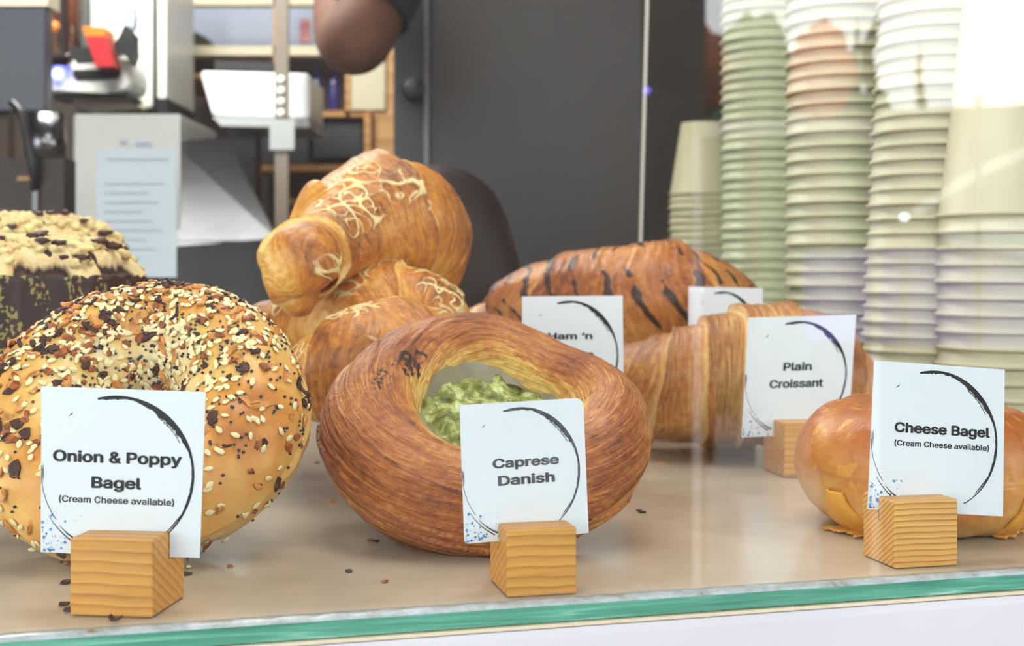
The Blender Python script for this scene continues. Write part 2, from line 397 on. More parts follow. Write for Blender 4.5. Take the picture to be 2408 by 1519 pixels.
try:
    import os
    _p = os.path.join(bpy.utils.system_resource('DATAFILES'), 'fonts', 'Inter.woff2')
    if os.path.exists(_p): UIF = bpy.data.fonts.load(_p); TOFF[0] = 0.0
except Exception: UIF = None
def brush_ring(seed=1):
    """thin polygons in unit card coordinates (u right, v down)"""
    rnd = random.Random(seed); polys = []
    def stroke(a0, a1, r0, wf, n=70, cx=.475, cy=.515, jag=.25):
        for i in range(n):
            t0, t1 = i/n, (i+1.05)/n
            q = []
            for t in (t0, t1):
                a = R(a0+(a1-a0)*t); w = wf(t)*(1+jag*N(t*60, seed, r0*50)); rr = r0
                q.append(((cx+rr*sin(a), cy-rr*cos(a)), (cx+(rr-w)*sin(a), cy-(rr-w)*cos(a))))
            polys.append([q[0][0], q[1][0], q[1][1], q[0][1]])
    # main arc, clockwise from the top (degrees)
    stroke(-16, 150, .475, lambda t: .006+.034*math.exp(-((t-.34)/.18)**2)+.010*math.exp(-((t-.72)/.14)**2)*1.2+.004*(t < .16), 130, jag=.35)
    stroke(-16, 8, .468, lambda t: .004+.012*math.sin(pi*t), 24, jag=.6)
    stroke(34, 62, .432, lambda t: .002+.012*max(0, N(t*40, 9, seed)+.25), 60, jag=.9)
    stroke(30, 58, .440, lambda t: .010*max(0, N(t*55, 4, seed)+.1), 60, jag=.9)
    stroke(118, 140, .462, lambda t: .008*math.sin(pi*t), 30, jag=.8)
    stroke(-42, -37, .46, lambda t: .007*math.sin(pi*t), 6, jag=.5)
    stroke(148, 152, .472, lambda t: .006*math.sin(pi*t), 6)
    # lower left strokes
    stroke(275, 233, .475, lambda t: .004+.007*math.exp(-((t-.12)/.12)**2), 46, jag=.4)
    stroke(277, 262, .462, lambda t: .005*math.sin(pi*t), 20, jag=.7)
    stroke(238, 208, .500, lambda t: .003+.007*t, 36, jag=.4)
    stroke(228, 206, .480, lambda t: .003+.012*t, 30, jag=.5)
    return polys
def splatter(seed):
    rnd = random.Random(seed); out = []
    for k in range(70):
        u = abs(rnd.gauss(0, .11)) if k < 50 else rnd.uniform(0, .3); v = 1-abs(rnd.gauss(0, .10)) if k < 50 else 1-rnd.uniform(.02, .3)
        r = rnd.choice([.002, .003, .004, .007, .010]) if k < 50 else .0025
        u = clamp(u, .012, .4); v = clamp(v, .6, .985)
        out.append([(u+r*cos(a*pi/4+.3)*rnd.uniform(.8, 1.2), v+r*sin(a*pi/4+.3)*rnd.uniform(.8, 1.2)) for a in range(8)])
    return out
def card(block, yaw, quad, texts, label, seed=1, worn=False, lean=0.0, r_corner=0.0, ring=True):
    """quad TL,TR,BR,BL in picture px, on the upright plane through the block's slot"""
    c = block.location.copy(); nrm = Vector((sin(yaw), -cos(yaw), lean)).normalized()
    c.z = .02
    C = Vector((0, 0, CH))
    def hit(p):
        d = at(p[0], p[1], 1)-C; t = (c-C).dot(nrm)/d.dot(nrm); return C+d*t
    q = [hit(p) for p in quad]
    def uv(u, v, k=0.0):
        return (q[0]*(1-u)+q[1]*u)*(1-v)+(q[3]*(1-u)+q[2]*u)*v+nrm*k
    TH = .0005
    bm = bmesh.new()
    def corner(cu, cv, r, a0):
        if r == 0: return [(cu, cv)]
        su = 1 if cu < .5 else -1; sv = 1 if cv < .5 else -1
        return [(cu+su*r-r*cos(a)*su if True else 0, cv+sv*r-r*sin(a)*sv) for a in [i*pi/12 for i in range(7)]]
    def rc(cu, cv, r, flip):
        if r <= 0: return [(cu, cv)]
        su = 1 if cu < .5 else -1; sv = 1 if cv < .5 else -1
        pts = [(cu+su*r*(1-sin(i*pi/12)), cv+sv*r*(1-cos(i*pi/12))) for i in range(7)]
        return pts[::-1] if flip else pts
    rs = r_corner if isinstance(r_corner, (list, tuple)) else [r_corner]*4
    out = rc(0, 0, rs[0], False)[::-1] if False else []
    # outline clockwise TL, TR, BR, BL
    def arc(cu, cv, r, a0):
        if r <= 0: return [(cu, cv)]
        ccu = cu+(r if cu < .5 else -r); ccv = cv+(r if cv < .5 else -r)
        return [(ccu+r*cos(R(a0+i*15)), ccv+r*sin(R(a0+i*15))) for i in range(7)]
    out = arc(0, 0, rs[0], 180)+arc(1, 0, rs[1], 270)+arc(1, 1, rs[2], 0)+arc(0, 1, rs[3], 90)
    f = [bm.verts.new(uv(u, v, TH/2)) for u, v in out]; bk = [bm.verts.new(uv(u, v, -TH/2)) for u, v in out]; n = len(out)
    bm.faces.new(f); bm.faces.new(bk[::-1])
    for i in range(n): bm.faces.new((f[i], f[(i+1) % n], bk[(i+1) % n], bk[i]))
    org = uv(.5, 1)
    o = link('pastry_card', from_bm(bm), M['card'], None, org); tag(o, label, 'sign')
    ink = M['ink_worn'] if worn else M['ink']
    vs, fs = [], []
    for s, u0, u1, vb, cap in texts:
        me = text_mesh(s); xs = [v.co.x for v in me.vertices]; x0, x1 = min(xs), max(xs)
        asp = .727 if UIF else .70  # cap height of the face at size 1
        big = cap > .06; bo = .034 if big else .020
        for q_, (ox, oy) in enumerate([(0, 0)]+[(bo*cos(a*pi/4), bo*.8*sin(a*pi/4)) for a in range(8)]):   # heavy weight
            k0 = len(vs)
            for v in me.vertices: vs.append(uv(u0+(v.co.x-x0+ox)/(x1-x0)*(u1-u0), vb-(v.co.y+oy)/asp*cap, TH/2+.00012+q_*.000002))
            fs += [tuple(k0+i for i in p.vertices) for p in me.polygons]
        bpy.data.meshes.remove(me)
    if vs:
        me = bpy.data.meshes.new('l'); me.from_pydata(vs, [], fs); link('lettering', me, ink, o)['label'] = 'bold dark printed lettering'
    def flat(polys, name, mat, k):
        vs, fs = [], []
        for p in polys:
            k0 = len(vs); vs.extend(uv(clamp(u, .003, .997), clamp(v, .003, .997), k) for u, v in p); fs.append(tuple(range(k0, k0+len(p))))
        me = bpy.data.meshes.new(name); me.from_pydata(vs, [], fs); return link(name, me, mat, o)
    if ring:
        flat(brush_ring(seed), 'brush_ring', ink, TH/2+.00008)['label'] = 'black dry-brush circle'
        flat(splatter(seed), 'ink_splatter', M['ink_blue'], TH/2+.00016)['label'] = 'blue ink speckles'
    return o

b1 = wooden_block(164, 1449, .0300, .031, .0272, R(-7), M['block'], 'pale wooden block with slot, holding the onion and poppy bagel card')
b2 = wooden_block(1192, 1407, .0267, .030, .0250, R(13), M['block'], 'plain light wooden block holding the caprese danish card')
b3 = wooden_block(2104, 1339, .0284, .027, .0272, R(13), M['block_dense'], 'strongly striped wooden block holding the cheese bagel card')
b4 = wooden_block(1844, 1124, .0345, .036, .0320, R(9), M['block'], 'wooden block half hidden behind the cheese bagel, holding the croissant card')
card(b1, R(-3), [(98, 908), (484, 922), (470, 1312), (96, 1298)],
     [('Onion & Poppy', .08, .865, .445, .090), ('Bagel', .32, .62, .598, .090), ('(Cream Cheese available)', .115, .83, .690, .053)],
     'white square card reading Onion & Poppy Bagel in front of the seeded bagel', 1)
card(b2, R(13), [(1080, 953), (1371, 935), (1384, 1253), (1092, 1279)],
     [('Caprese', .252, .775, .470, .090), ('Danish', .29, .735, .598, .094)],
     'curled white card reading Caprese Danish, worn print and rounded top corner', 2, worn=True, r_corner=[.01, .06, .01, .03])
card(b3, R(11), [(2056, 847), (2362, 869), (2358, 1214), (2040, 1197)],
     [('Cheese Bagel', .175, .885, .468, .088), ('(Cream Cheese available)', .175, .885, .560, .052)],
     'tall white card reading Cheese Bagel at the right end of the shelf', 3)
card(b4, R(9), [(1759, 747), (2013, 740), (1994, 1019), (1744, 1028)],
     [('Plain', .355, .61, .453, .090), ('Croissant', .235, .725, .595, .090)],
     'white card reading Plain Croissant in front of the plain croissant', 4)
b5 = wooden_block(1318, 1012, .034, .034, .032, R(5), M['block'], 'wooden block behind the danish, holding the ham and cheese card')
b5.location = Vector((at(1347, 900, .82).x, .82, .0002))
card(b5, R(4), [(1228, 697), (1464, 695), (1468, 968), (1226, 968)],
     [("Ham ‘n", .26, .69, .372, .075), ('Cheese', .26, .70, .530, .075)],
     'white card partly hidden behind the danish, its text ending in an m and an n', 5)
b6 = wooden_block(1700, 1000, .034, .034, .032, R(5), M['block'], 'wooden block behind the plain croissant, holding the rearmost card')
b6.location = Vector((at(1706, 900, .940).x, .940, .0002))
card(b6, R(4), [(1619, 674), (1793, 678), (1795, 905), (1618, 905)], [],
     'small white card peeping out behind the plain croissant, only its top visible', 6)

# ------------------------------------------------------------------ ring breads
def ring_mesh(C, beta, yaw, fR, fr, ft, nu, nv, bakef, topf, flowf, disp, roll=0.0):
    """fR(phi) mean radius, fr(phi) radial half width, ft(phi) half thickness; phi=0 right, 90 deg = back"""
    M4 = Matrix.Translation(C) @ Matrix.Rotation(yaw, 4, 'Z') @ Matrix.Rotation(roll, 4, 'Y') @ Matrix.Rotation(beta, 4, 'X')
    def raw(ph, th):
        Rm, a, h = fR(ph), fr(ph), ft(ph)
        ca, sa = cos(th), sin(th)
        rad = Rm+a*ca; z = h*sa
        d = disp(ph, th); nr = Vector((ca/a, sa/h)).normalized()
        rad += nr.x*d; z += nr.y*d
        return Vector((rad*cos(ph), rad*sin(ph), z))
    def fn(u, v):
        ph, th = 2*pi*u, 2*pi*v; p = raw(ph, th)
        return M4 @ p, {'bake': bakef(ph, th, p), 'topping': topf(ph, th, p), 'flow': flowf(ph, th)}
    me = grid(nu, nv, fn, True, True, attrs=('bake', 'topping', 'flow'))
    return me, (lambda ph, th: M4 @ raw(ph, th))
# --- seeded bagel
rnd = random.Random(7)
BC = at(338, 1012, .598); BC.z = .0557
root = thing('seeded_bagel', (BC.x, BC.y-.03, 0), 'large golden bagel crusted with sesame, poppy seeds and burnt onion flakes', 'bagel')
def bdisp(ph, th): return .0022*N(cos(ph)*1.6, sin(ph)*1.6, th*.7)+.0009*N(cos(ph)*6, sin(ph)*6, th*2.2)
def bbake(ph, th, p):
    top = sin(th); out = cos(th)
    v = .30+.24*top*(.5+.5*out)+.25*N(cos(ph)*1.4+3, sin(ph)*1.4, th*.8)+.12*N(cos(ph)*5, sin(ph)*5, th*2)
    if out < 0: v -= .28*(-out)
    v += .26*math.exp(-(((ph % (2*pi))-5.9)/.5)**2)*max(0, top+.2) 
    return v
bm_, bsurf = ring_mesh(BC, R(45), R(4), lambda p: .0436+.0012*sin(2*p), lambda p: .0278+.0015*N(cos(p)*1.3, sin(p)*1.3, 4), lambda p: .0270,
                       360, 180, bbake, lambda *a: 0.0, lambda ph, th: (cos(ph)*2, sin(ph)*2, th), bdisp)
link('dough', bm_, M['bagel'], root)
def frame(surf, ph, th):
    p = surf(ph, th); a = surf(ph+.01, th)-p; b_ = surf(ph, th+.01)-p; n = a.cross(b_).normalized()
    return p, a.normalized(), n
def sesame_shape():
    bm = bmesh.new(); bmesh.ops.create_uvsphere(bm, u_segments=10, v_segments=7, radius=1)
    for v in bm.verts:
        x, y, z = v.co; k = 1-.38*max(0, x); v.co = Vector((x*.00185, y*.00112*k, z*.00055))
    me = from_bm(bm); me.shade_smooth(); me.materials.append(M['sesame']); return me
def poppy_shape():
    bm = bmesh.new(); bmesh.ops.create_icosphere(bm, subdivisions=2, radius=.00062)
    me = from_bm(bm); me.shade_smooth(); me.materials.append(M['poppy']); return me
def flake_shape(seed, mat):
    r = random.Random(seed); n = 9; w, h = r.uniform(.0016, .0030), r.uniform(.0012, .0020)
    if r.random() < .3: w *= 1.7; h *= .7
    bm = bmesh.new(); bend = r.uniform(-90, 160)
    def P(k, s, z): a = 2*pi*k/n; rr = rad[k]*s; x, y = w*rr*cos(a), h*rr*sin(a); return bm.verts.new((x, y, z+bend*x*x+r.uniform(-1, 1)*.00012))
    rad = [r.uniform(.7, 1.25) for _ in range(n)]
    A = [P(k, 1, 0) for k in range(n)]; B = [P(k, .94, .0006) for k in range(n)]; I = [P(k, .5, .0008) for k in range(n)]
    for k in range(n):
        j = (k+1) % n; bm.faces.new((A[k], A[j], B[j], B[k])); bm.faces.new((B[k], B[j], I[j], I[k]))
    bm.faces.new(I); bm.faces.new(A[::-1])
    me = from_bm(bm); me.materials.append(mat); return me
sesame = sesame_shape(); poppy = poppy_shape()
flakes = [flake_shape(i, M['flake_dark'] if i % 3 == 0 else (M['flake_mid'] if i % 3 == 1 else M['flake_tan'])) for i in range(15)]
camC = Vector((0, 0, CH))
def scatter(n, meshes, name, lift, dens, tilt=.25, root=root, scale=(.85, 1.15), surf=bsurf):
    items = []; tries = 0
    while len(items) < n and tries < n*60:
        tries += 1
        ph, th = rnd.uniform(0, 2*pi), rnd.uniform(-.9, pi+.5)
        if rnd.random() > dens(ph, th): continue
        p, tg, nr = frame(surf, ph, th)
        if nr.dot((camC-p).normalized()) < -.25: continue
        T = Vector((rnd.gauss(0, 1), rnd.gauss(0, 1), rnd.gauss(0, 1))); T = (T-nr*T.dot(nr)).normalized()
        nn = (nr+Vector((rnd.gauss(0, tilt), rnd.gauss(0, tilt), rnd.gauss(0, tilt)))*.5).normalized(); T = (T-nn*T.dot(nn)).normalized(); B = nn.cross(T)
        s = rnd.uniform(*scale)
        Mx = Matrix((T, B, nn)).transposed().to_4x4(); Mx = Matrix.Translation(p+nr*lift) @ Mx @ Matrix.Scale(s, 4)
        size = nr.dot((camC-p).normalized()); px = (p.x/p.y*F+CX)
        vis = size if px > -8 else size-2
        items.append((vis, Mx, rnd.choice(meshes)))
    items.sort(key=lambda k: -k[0])
    off = Matrix.Translation(-ORG[root.name])
    for vis, Mx, me in items[:100]:
        o = bpy.data.objects.new(name, me); COL.objects.link(o); o.parent = root; o.matrix_local = off @ Mx
    rest = items[100:]
    if rest:
        mats = []; bm = bmesh.new()
        for vis, Mx, me in rest:
            if me.materials[0] not in mats: mats.append(me.materials[0])
            mi = mats.index(me.materials[0]); k = len(bm.verts); kf = len(bm.faces)
            bm.from_mesh(me); bm.verts.ensure_lookup_table(); bm.faces.ensure_lookup_table()
            for v in bm.verts[k:]: v.co = Mx @ v.co
            for f in bm.faces[kf:]: f.material_index = mi
        me = bpy.data.meshes.new(name+'s'); bm.to_mesh(me); bm.free()
        for m_ in mats: me.materials.append(m_)
        link(name+'_scatter', me, None, root)['kind'] = 'stuff'
def back(ph): return .5+.5*sin(ph)
def dens_s(ph, th):
    d = .25+.75*back(ph)**1.2
    d *= .25+.75*sstep(-.6, .3, N(cos(ph)*3+9, sin(ph)*3, th*1.5))
    if cos(th) > .55: d *= .45+.5*back(ph)
    if th < -.4: d *= .25
    if cos(th) < -.5: d *= .45
    return d
def dens_f(ph, th):
    d = (.2+.8*back(ph-.5)**1.4)*(.35+.65*clamp(cos(th-.9)))
    return d*(.3+.7*sstep(-.3, .3, N(cos(ph)*4+2, sin(ph)*4, th*2)))
scatter(470, flakes[0:15], 'onion_flake', .0003, dens_f, .5, scale=(.8, 1.5))
scatter(760, [sesame], 'sesame_seed', .0007, dens_s, .35, scale=(.95, 1.25))
scatter(1000, [poppy], 'poppy_seed', .0005, lambda ph, th: (.1+.9*back(ph+.2)**1.5)*(.4+.6*sstep(-.2, .3, N(cos(ph)*5, sin(ph)*5, th*3))), 0)

# --- caprese danish
DC = at(1156, 1018, .632); DC.z = .0515
root = thing('caprese_danish', (DC.x, DC.y-.04, 0), 'round flaky danish ring with green pesto and cheese filling', 'pastry')
def ddisp(ph, th):
    s = th+.55*sin(ph*1.0+.6)
    d = .0016*N(cos(ph)*1.8+5, sin(ph)*1.8, th)+.0008*N(cos(ph)*2.6, sin(ph)*2.6, s*7)+.00045*N(cos(ph)*5, sin(ph)*5, s*18)
    k = (s*1.15+.7*sin(ph+1)+.15*N(cos(ph)*3, sin(ph)*3, 3)) % 1.0
    d += .0016*(k**2)*(.5+.5*sin(ph*1+3.6))       # overlapping layer edges
    return d
def dbake(ph, th, p):
    k = ((th+.55*sin(ph+.6))*1.15+.7*sin(ph+1)+.15*N(cos(ph)*3, sin(ph)*3, 3)) % 1.0
    v = .50+.12*sin(th)+.22*N(cos(ph)*1.7, sin(ph)*1.7+7, th*.9)+.1*(k > .93)
    if cos(th) < -.45: v -= .42*(-cos(th)-.45)/.55*1.2
    return v
def dtop(ph, th, p):
    a = (ph % (2*pi)); d = math.hypot((a-2.62)/.30, ((th % (2*pi))-2.15)/.42)
    d2 = math.hypot((a-3.15)/.25, ((th % (2*pi))-1.75)/.3)
    n = .5+.9*N(p.x*420, p.y*420, p.z*420)+.35*N(p.x*150, p.y*150, p.z*150)
    return clamp(n*(1.15*math.exp(-d*d)+.95*math.exp(-d2*d2*1.4)))
def dsh(p): return math.exp(-(((p % (2*pi))-.85)/.55)**2)
dm, dsurf = ring_mesh(DC, R(33), R(2), lambda p: .0555+.0010*sin(2*p+.4)-.0014*sin(p)-.0085*dsh(p)+.002*math.exp(-((p-1.95)/.4)**2), lambda p: .0200+.0022*cos(p-3.6)-.0016*sin(p),
                      lambda p: .0215+.0012*N(cos(p), sin(p), 8)-.0015*sin(p)-.0045*dsh(p), 620, 260, dbake, dtop,
                      lambda ph, th: (cos(ph)*1.1, sin(ph)*1.1, (th+.55*sin(ph+.6))*5.5), ddisp, roll=R(1))
link('pastry_ring', dm, M['danish'], root)
# filling
m, t, b = nt('pesto_filling'); L = t.links.new
tc = node(t, 'ShaderNodeTexCoord'); n1 = node(t, 'ShaderNodeTexNoise', Scale=110.0, Detail=7.0, Roughness=.7, Distortion=.6); L(tc.outputs['Object'], n1.inputs['Vector'])
r = ramp(t, [(.36, (84, 88, 30)), (.49, (140, 144, 66)), (.58, (200, 206, 134)), (.72, (236, 240, 208))]); L(n1.outputs['Fac'], r.inputs['Fac']); L(r.outputs['Color'], b.inputs['Base Color'])
b.inputs['Roughness'].default_value = .3; bp = node(t, 'ShaderNodeBump', Strength=.6, Distance=.002); L(n1.outputs['Fac'], bp.inputs['Height']); L(bp.outputs['Normal'], b.inputs['Normal'])
M['filling'] = m
DM = Matrix.Translation(DC) @ Matrix.Rotation(R(2), 4, 'Z') @ Matrix.Rotation(R(1), 4, 'Y') @ Matrix.Rotation(R(33), 4, 'X')
def fill(u, v):
    rr = .046*u; a = 2*pi*v; x, y = rr*cos(a), rr*sin(a)
    z = -.002+.0035*fbm(x*60, y*60, 2)+.003*N(x*160, y*160, 0)+.008*math.exp(-((x+.012)**2+(y-.004)**2)/.0005)
    return DM @ Vector((x, y, z)), {}
link('filling', grid(60, 130, fill, cv=True), M['filling'], root)['label'] = 'green pesto and melted white cheese'
M['onion_slice'] = plain('translucent_onion', (146, 134, 108), .25, var=.1, vscale=50)
def slc(u, v):
    a = R(22+195*u); rr = .0285+.004*N(u*6, 1, 2)+.0125*v; x, y = rr*cos(a)+.002, rr*sin(a)
    return DM @ Vector((x, y, -.0015+.0085*v+.0010*N(x*60, y*90, 5)+.001*v)), {}
link('cheese_slice', grid(60, 16, slc), M['onion_slice'], root)['label'] = 'pale glossy slice along the back of the filling'

# --- cheese bagel
CC = at(2170, 1090, .652); CC.z = .0288
root = thing('cheese_bagel', (CC.x, CC.y, 0), 'smooth orange cheese bagel lying flat with drips of melted cheese', 'bagel')
def cdisp(ph, th): return .0014*N(cos(ph)*2, sin(ph)*2, th)+.0005*N(cos(ph)*9, sin(ph)*9, th*3)
def ctop(ph, th, p):
    n = N(cos(ph)*7+1, sin(ph)*7, th*2.2)+.6*N(cos(ph)*16, sin(ph)*16, th*5)
    return clamp(.5*sstep(.25, .5, n)+.0)
cm, csurf = ring_mesh(CC, R(2), 0, lambda p: .0352, lambda p: .0245, lambda p: .0280+.001*N(cos(p)*2, sin(p)*2, 1), 300, 140,
                      lambda ph, th, p: .42+.34*sin(th)+.18*N(cos(ph)*2, sin(ph)*2, th), ctop, lambda ph, th: (cos(ph)*2, sin(ph)*2, th), cdisp)
link('dough', cm, M['cheese_bagel'], root)
def cheese_drip(ph0, w, th_top, foot, seed):
    """a sheet clinging to the side, ending in a ragged skirt on the shelf"""
    def fn(u, v):
        # v 0 top .. 1 tip; u across
        ww = w*(.35+.65*sstep(0, .5, v)) if v < .7 else w*(1+.5*(v-.7))
        jag = 1+.25*N(v*9, u*2, seed)
        ph = ph0+(u-.5)*ww*jag
        if v < .7:
            th = th_top+(-1.25-th_top)*(v/.7); p, tg, n = frame(csurf, ph, th)
            return p+n*(.0006+.0011*sin(u*pi))*(1 if 0 < u < 1 else 0) - (n*.0006 if u in (0, 1) else Vector()), {}
        k = (v-.7)/.3; base = csurf(ph, -1.25); out = Vector((cos(ph), sin(ph), 0))
        reach = foot*(.55+.6*abs(N(u*4+seed, 3, seed))+.3*N(u*14, 1, seed))
        q = csurf(ph, -1.05); start = Vector((base.x, base.y, max(.0012, base.z)))
        p = start+out*(reach*k); p.z = max(.0009+.0012*sin(u*pi)*(1-k), start.z*(1-k)**2)
        return p, {}
    me = grid(46, 40, fn)
    o = link('melted_cheese', me, M['melted'], root, smooth=True); o['label'] = 'orange melted cheese drip'
    sm = o.modifiers.new('thick', 'SOLIDIFY'); sm.thickness = .0009; sm.offset = .3
cheese_drip(R(213), .42, -.25, .018, 1)
cheese_drip(R(239), .34, -.35, .014, 5)
cheese_drip(R(304), .22, -.05, .010, 9)
cheese_drip(R(325), .30, .25, .006, 12)

# ------------------------------------------------------------------ croissants
def croissant(name, label, group, ctrl, mat, wraps=3.2, amp=.10, slant=.35, seed=0, squash=.92, cheese=0.0, drizzle=0.0, nu=380, nv=180, mid=.5, up=Vector((0, 0, 1)), origin=None, pale=.5):
    P = [(*at(x, y, Y), r/F*Y) for x, y, Y, r in ctrl]
    n = nu; fr = []
    for i in range(n):
        t = i/(n-1); a = catmull(P, t); b_ = catmull(P, min(1, t+.006)); c_ = catmull(P, max(0, t-.006))
        T = (Vector(b_[:3])-Vector(c_[:3])).normalized(); S = T.cross(up).normalized(); U = S.cross(T)
        fr.append((Vector(a[:3]), S, U, max(a[3], .0004), t))
    def fn(u, v):
        p, S, U, r0, s = fr[round(u*(n-1))]; a = 2*pi*v; ca, sa = cos(a), sin(a)
        ends = sqrt(max(0, 1-max(0, abs(2*s-1)-.88)**2/.0144))
        k = abs(s-mid)*2*wraps+slant*(sa*.6+.25*ca)*(1 if s > mid else 1)+.16*N(ca*1.2+seed, sa*1.2, s*5)
        k = max(k, 0) if True else k
        f = k % 1.0; bi = int(k)
        shingle = amp*1.25*(f**1.3 if f > .045 else (1-f/.045)*.85)
        d = 1+shingle-.5*amp+.075*N(ca*1.1+seed*3, sa*1.1, s*4)+.030*N(ca*2.6+seed, sa*2.6, s*11)+.022*N(f*14+bi*3, ca*2.5+seed, sa*2.5)+.008*N(f*34+bi*5, ca*4, sa*4+seed)
        ch = 0.0
        q = p+(S*ca+U*sa*squash)*r0
        if cheese:
            rg = 1-abs(N(q.x*75+seed*7.3, q.y*75+3, q.z*75))*5.5; rg2 = 1-abs(N(q.x*120+9+seed, q.y*120, q.z*120))*6
            topm = sstep(.1, .75, sa)*sstep(-.35, .25, N(q.x*28+seed, q.y*28, q.z*28)+cheese-.5)
            ch = clamp(max(rg, .8*rg2))*topm
            d += .022*sstep(.3, .6, ch)
        if drizzle:
            x = s*19+1.1*sa+.5*N(ca*2, sa*2, s*9)
            st = abs((x % 1.0)-.5)
            wd = .17+.20*N(s*40, sa*7, 7)
            ch = clamp(1-st/max(.02, wd))*1.4*sstep(-.7, .1, sa)*sstep(-.25, .02, N(s*11+2, ca*3.2, sa*3.2)+.05*drizzle)
            ch = clamp(ch)
            d += .01*sstep(.3, .6, ch)
        pos = p+(S*ca+U*sa*squash)*r0*d*ends
        bk = .52+.30*(f-.45)+.16*sa+.26*N(ca*1.3+seed, sa*1.3, s*6+seed)
        bk -= pale*math.exp(-(f/.10)**2)*(k > .9)
        bk -= .14*(ends < .8)
        return pos, {'bake': bk, 'topping': ch, 'flow': ((k)*4.2, ca*.5+seed, sa*.5)}
    me = grid(nu, nv, fn, cv=True, cap=True, attrs=('bake', 'topping', 'flow'))
    zmin = min(v.co.z for v in me.vertices); c = sum((f_[0] for f_ in fr), Vector())/n
    o = link(name, me, mat, None, (c.x, c.y, zmin)); tag(o, label, 'croissant', group)
    return o
# ham and cheese pile
croissant('cheese_croissant', 'tall bulging cheese-topped croissant on top of the pile', 'ham and cheese croissants',
          [(722, 742, .75, 22), (700, 690, .75, 60), (704, 622, .75, 94), (752, 590, .78, 92), (842, 536, .82, 150), (925, 535, .85, 164), (985, 600, .88, 120), (1000, 690, .90, 60)], M['croissant'],
          wraps=2.9, amp=.14, slant=.5, seed=5, squash=1.0, cheese=.22, up=Vector((.75, .1, .75)).normalized(), mid=.52, pale=.35)
croissant('cheese_croissant', 'croissant with browned cheese in the middle of the pile, under the tall one', 'ham and cheese croissants',
          [(588, 752, .88, 20), (628, 772, .87, 68), (720, 788, .83, 100), (830, 752, .80, 118), (945, 742, .80, 128), (1040, 765, .80, 98), (1098, 800, .80, 35)], M['croissant'],
          wraps=2.4, amp=.10, slant=.4, seed=11, cheese=.75, pale=.35)
croissant('cheese_croissant', 'cheese-topped croissant at the foot of the pile, left of the danish', 'ham and cheese croissants',
          [(690, 905, .74, 30), (735, 905, .73, 95), (830, 872, .72, 152), (930, 860, .73, 165), (1040, 880, .75, 140), (1130, 920, .76, 60)], M['croissant'],
          wraps=2.7, amp=.09, slant=.45, seed=23, cheese=.66, pale=.4)
croissant('chocolate_croissant', 'long croissant with dark chocolate drizzle at the back of the shelf', None,
          [(1135, 780, 1.06, 25), (1185, 745, 1.05, 72), (1270, 725, 1.03, 118), (1400, 720, 1.01, 152), (1530, 722, 1.00, 164), (1640, 725, 1.01, 146), (1715, 738, 1.03, 92), (1765, 770, 1.05, 25)], M['choc_croissant'],
          wraps=2.8, amp=.08, slant=.25, seed=31, drizzle=1, pale=.3)
croissant('chocolate_croissant', 'croissant lying beneath the chocolate drizzled one, mostly hidden', None,
          [(1090, 850, 1.06, 30), (1150, 800, 1.05, 98), (1280, 880, 1.03, 120), (1400, 900, 1.03, 128), (1530, 900, 1.03, 128), (1650, 900, 1.04, 110), (1720, 920, 1.05, 30)], M['choc_croissant'],
          wraps=2.8, amp=.08, slant=.25, seed=37, pale=.3)
croissant('plain_croissant', 'plain golden croissant with clear layers behind the croissant card', None,
          [(1438, 905, .92, 25), (1500, 898, .90, 98), (1590, 908, .885, 142), (1700, 892, .88, 168), (1810, 880, .88, 178), (1900, 888, .885, 162), (1985, 915, .89, 110), (2055, 955, .90, 30)], M['plain_croissant'],
          wraps=5.2, amp=.085, slant=.5, seed=43, pale=.55, mid=.56)

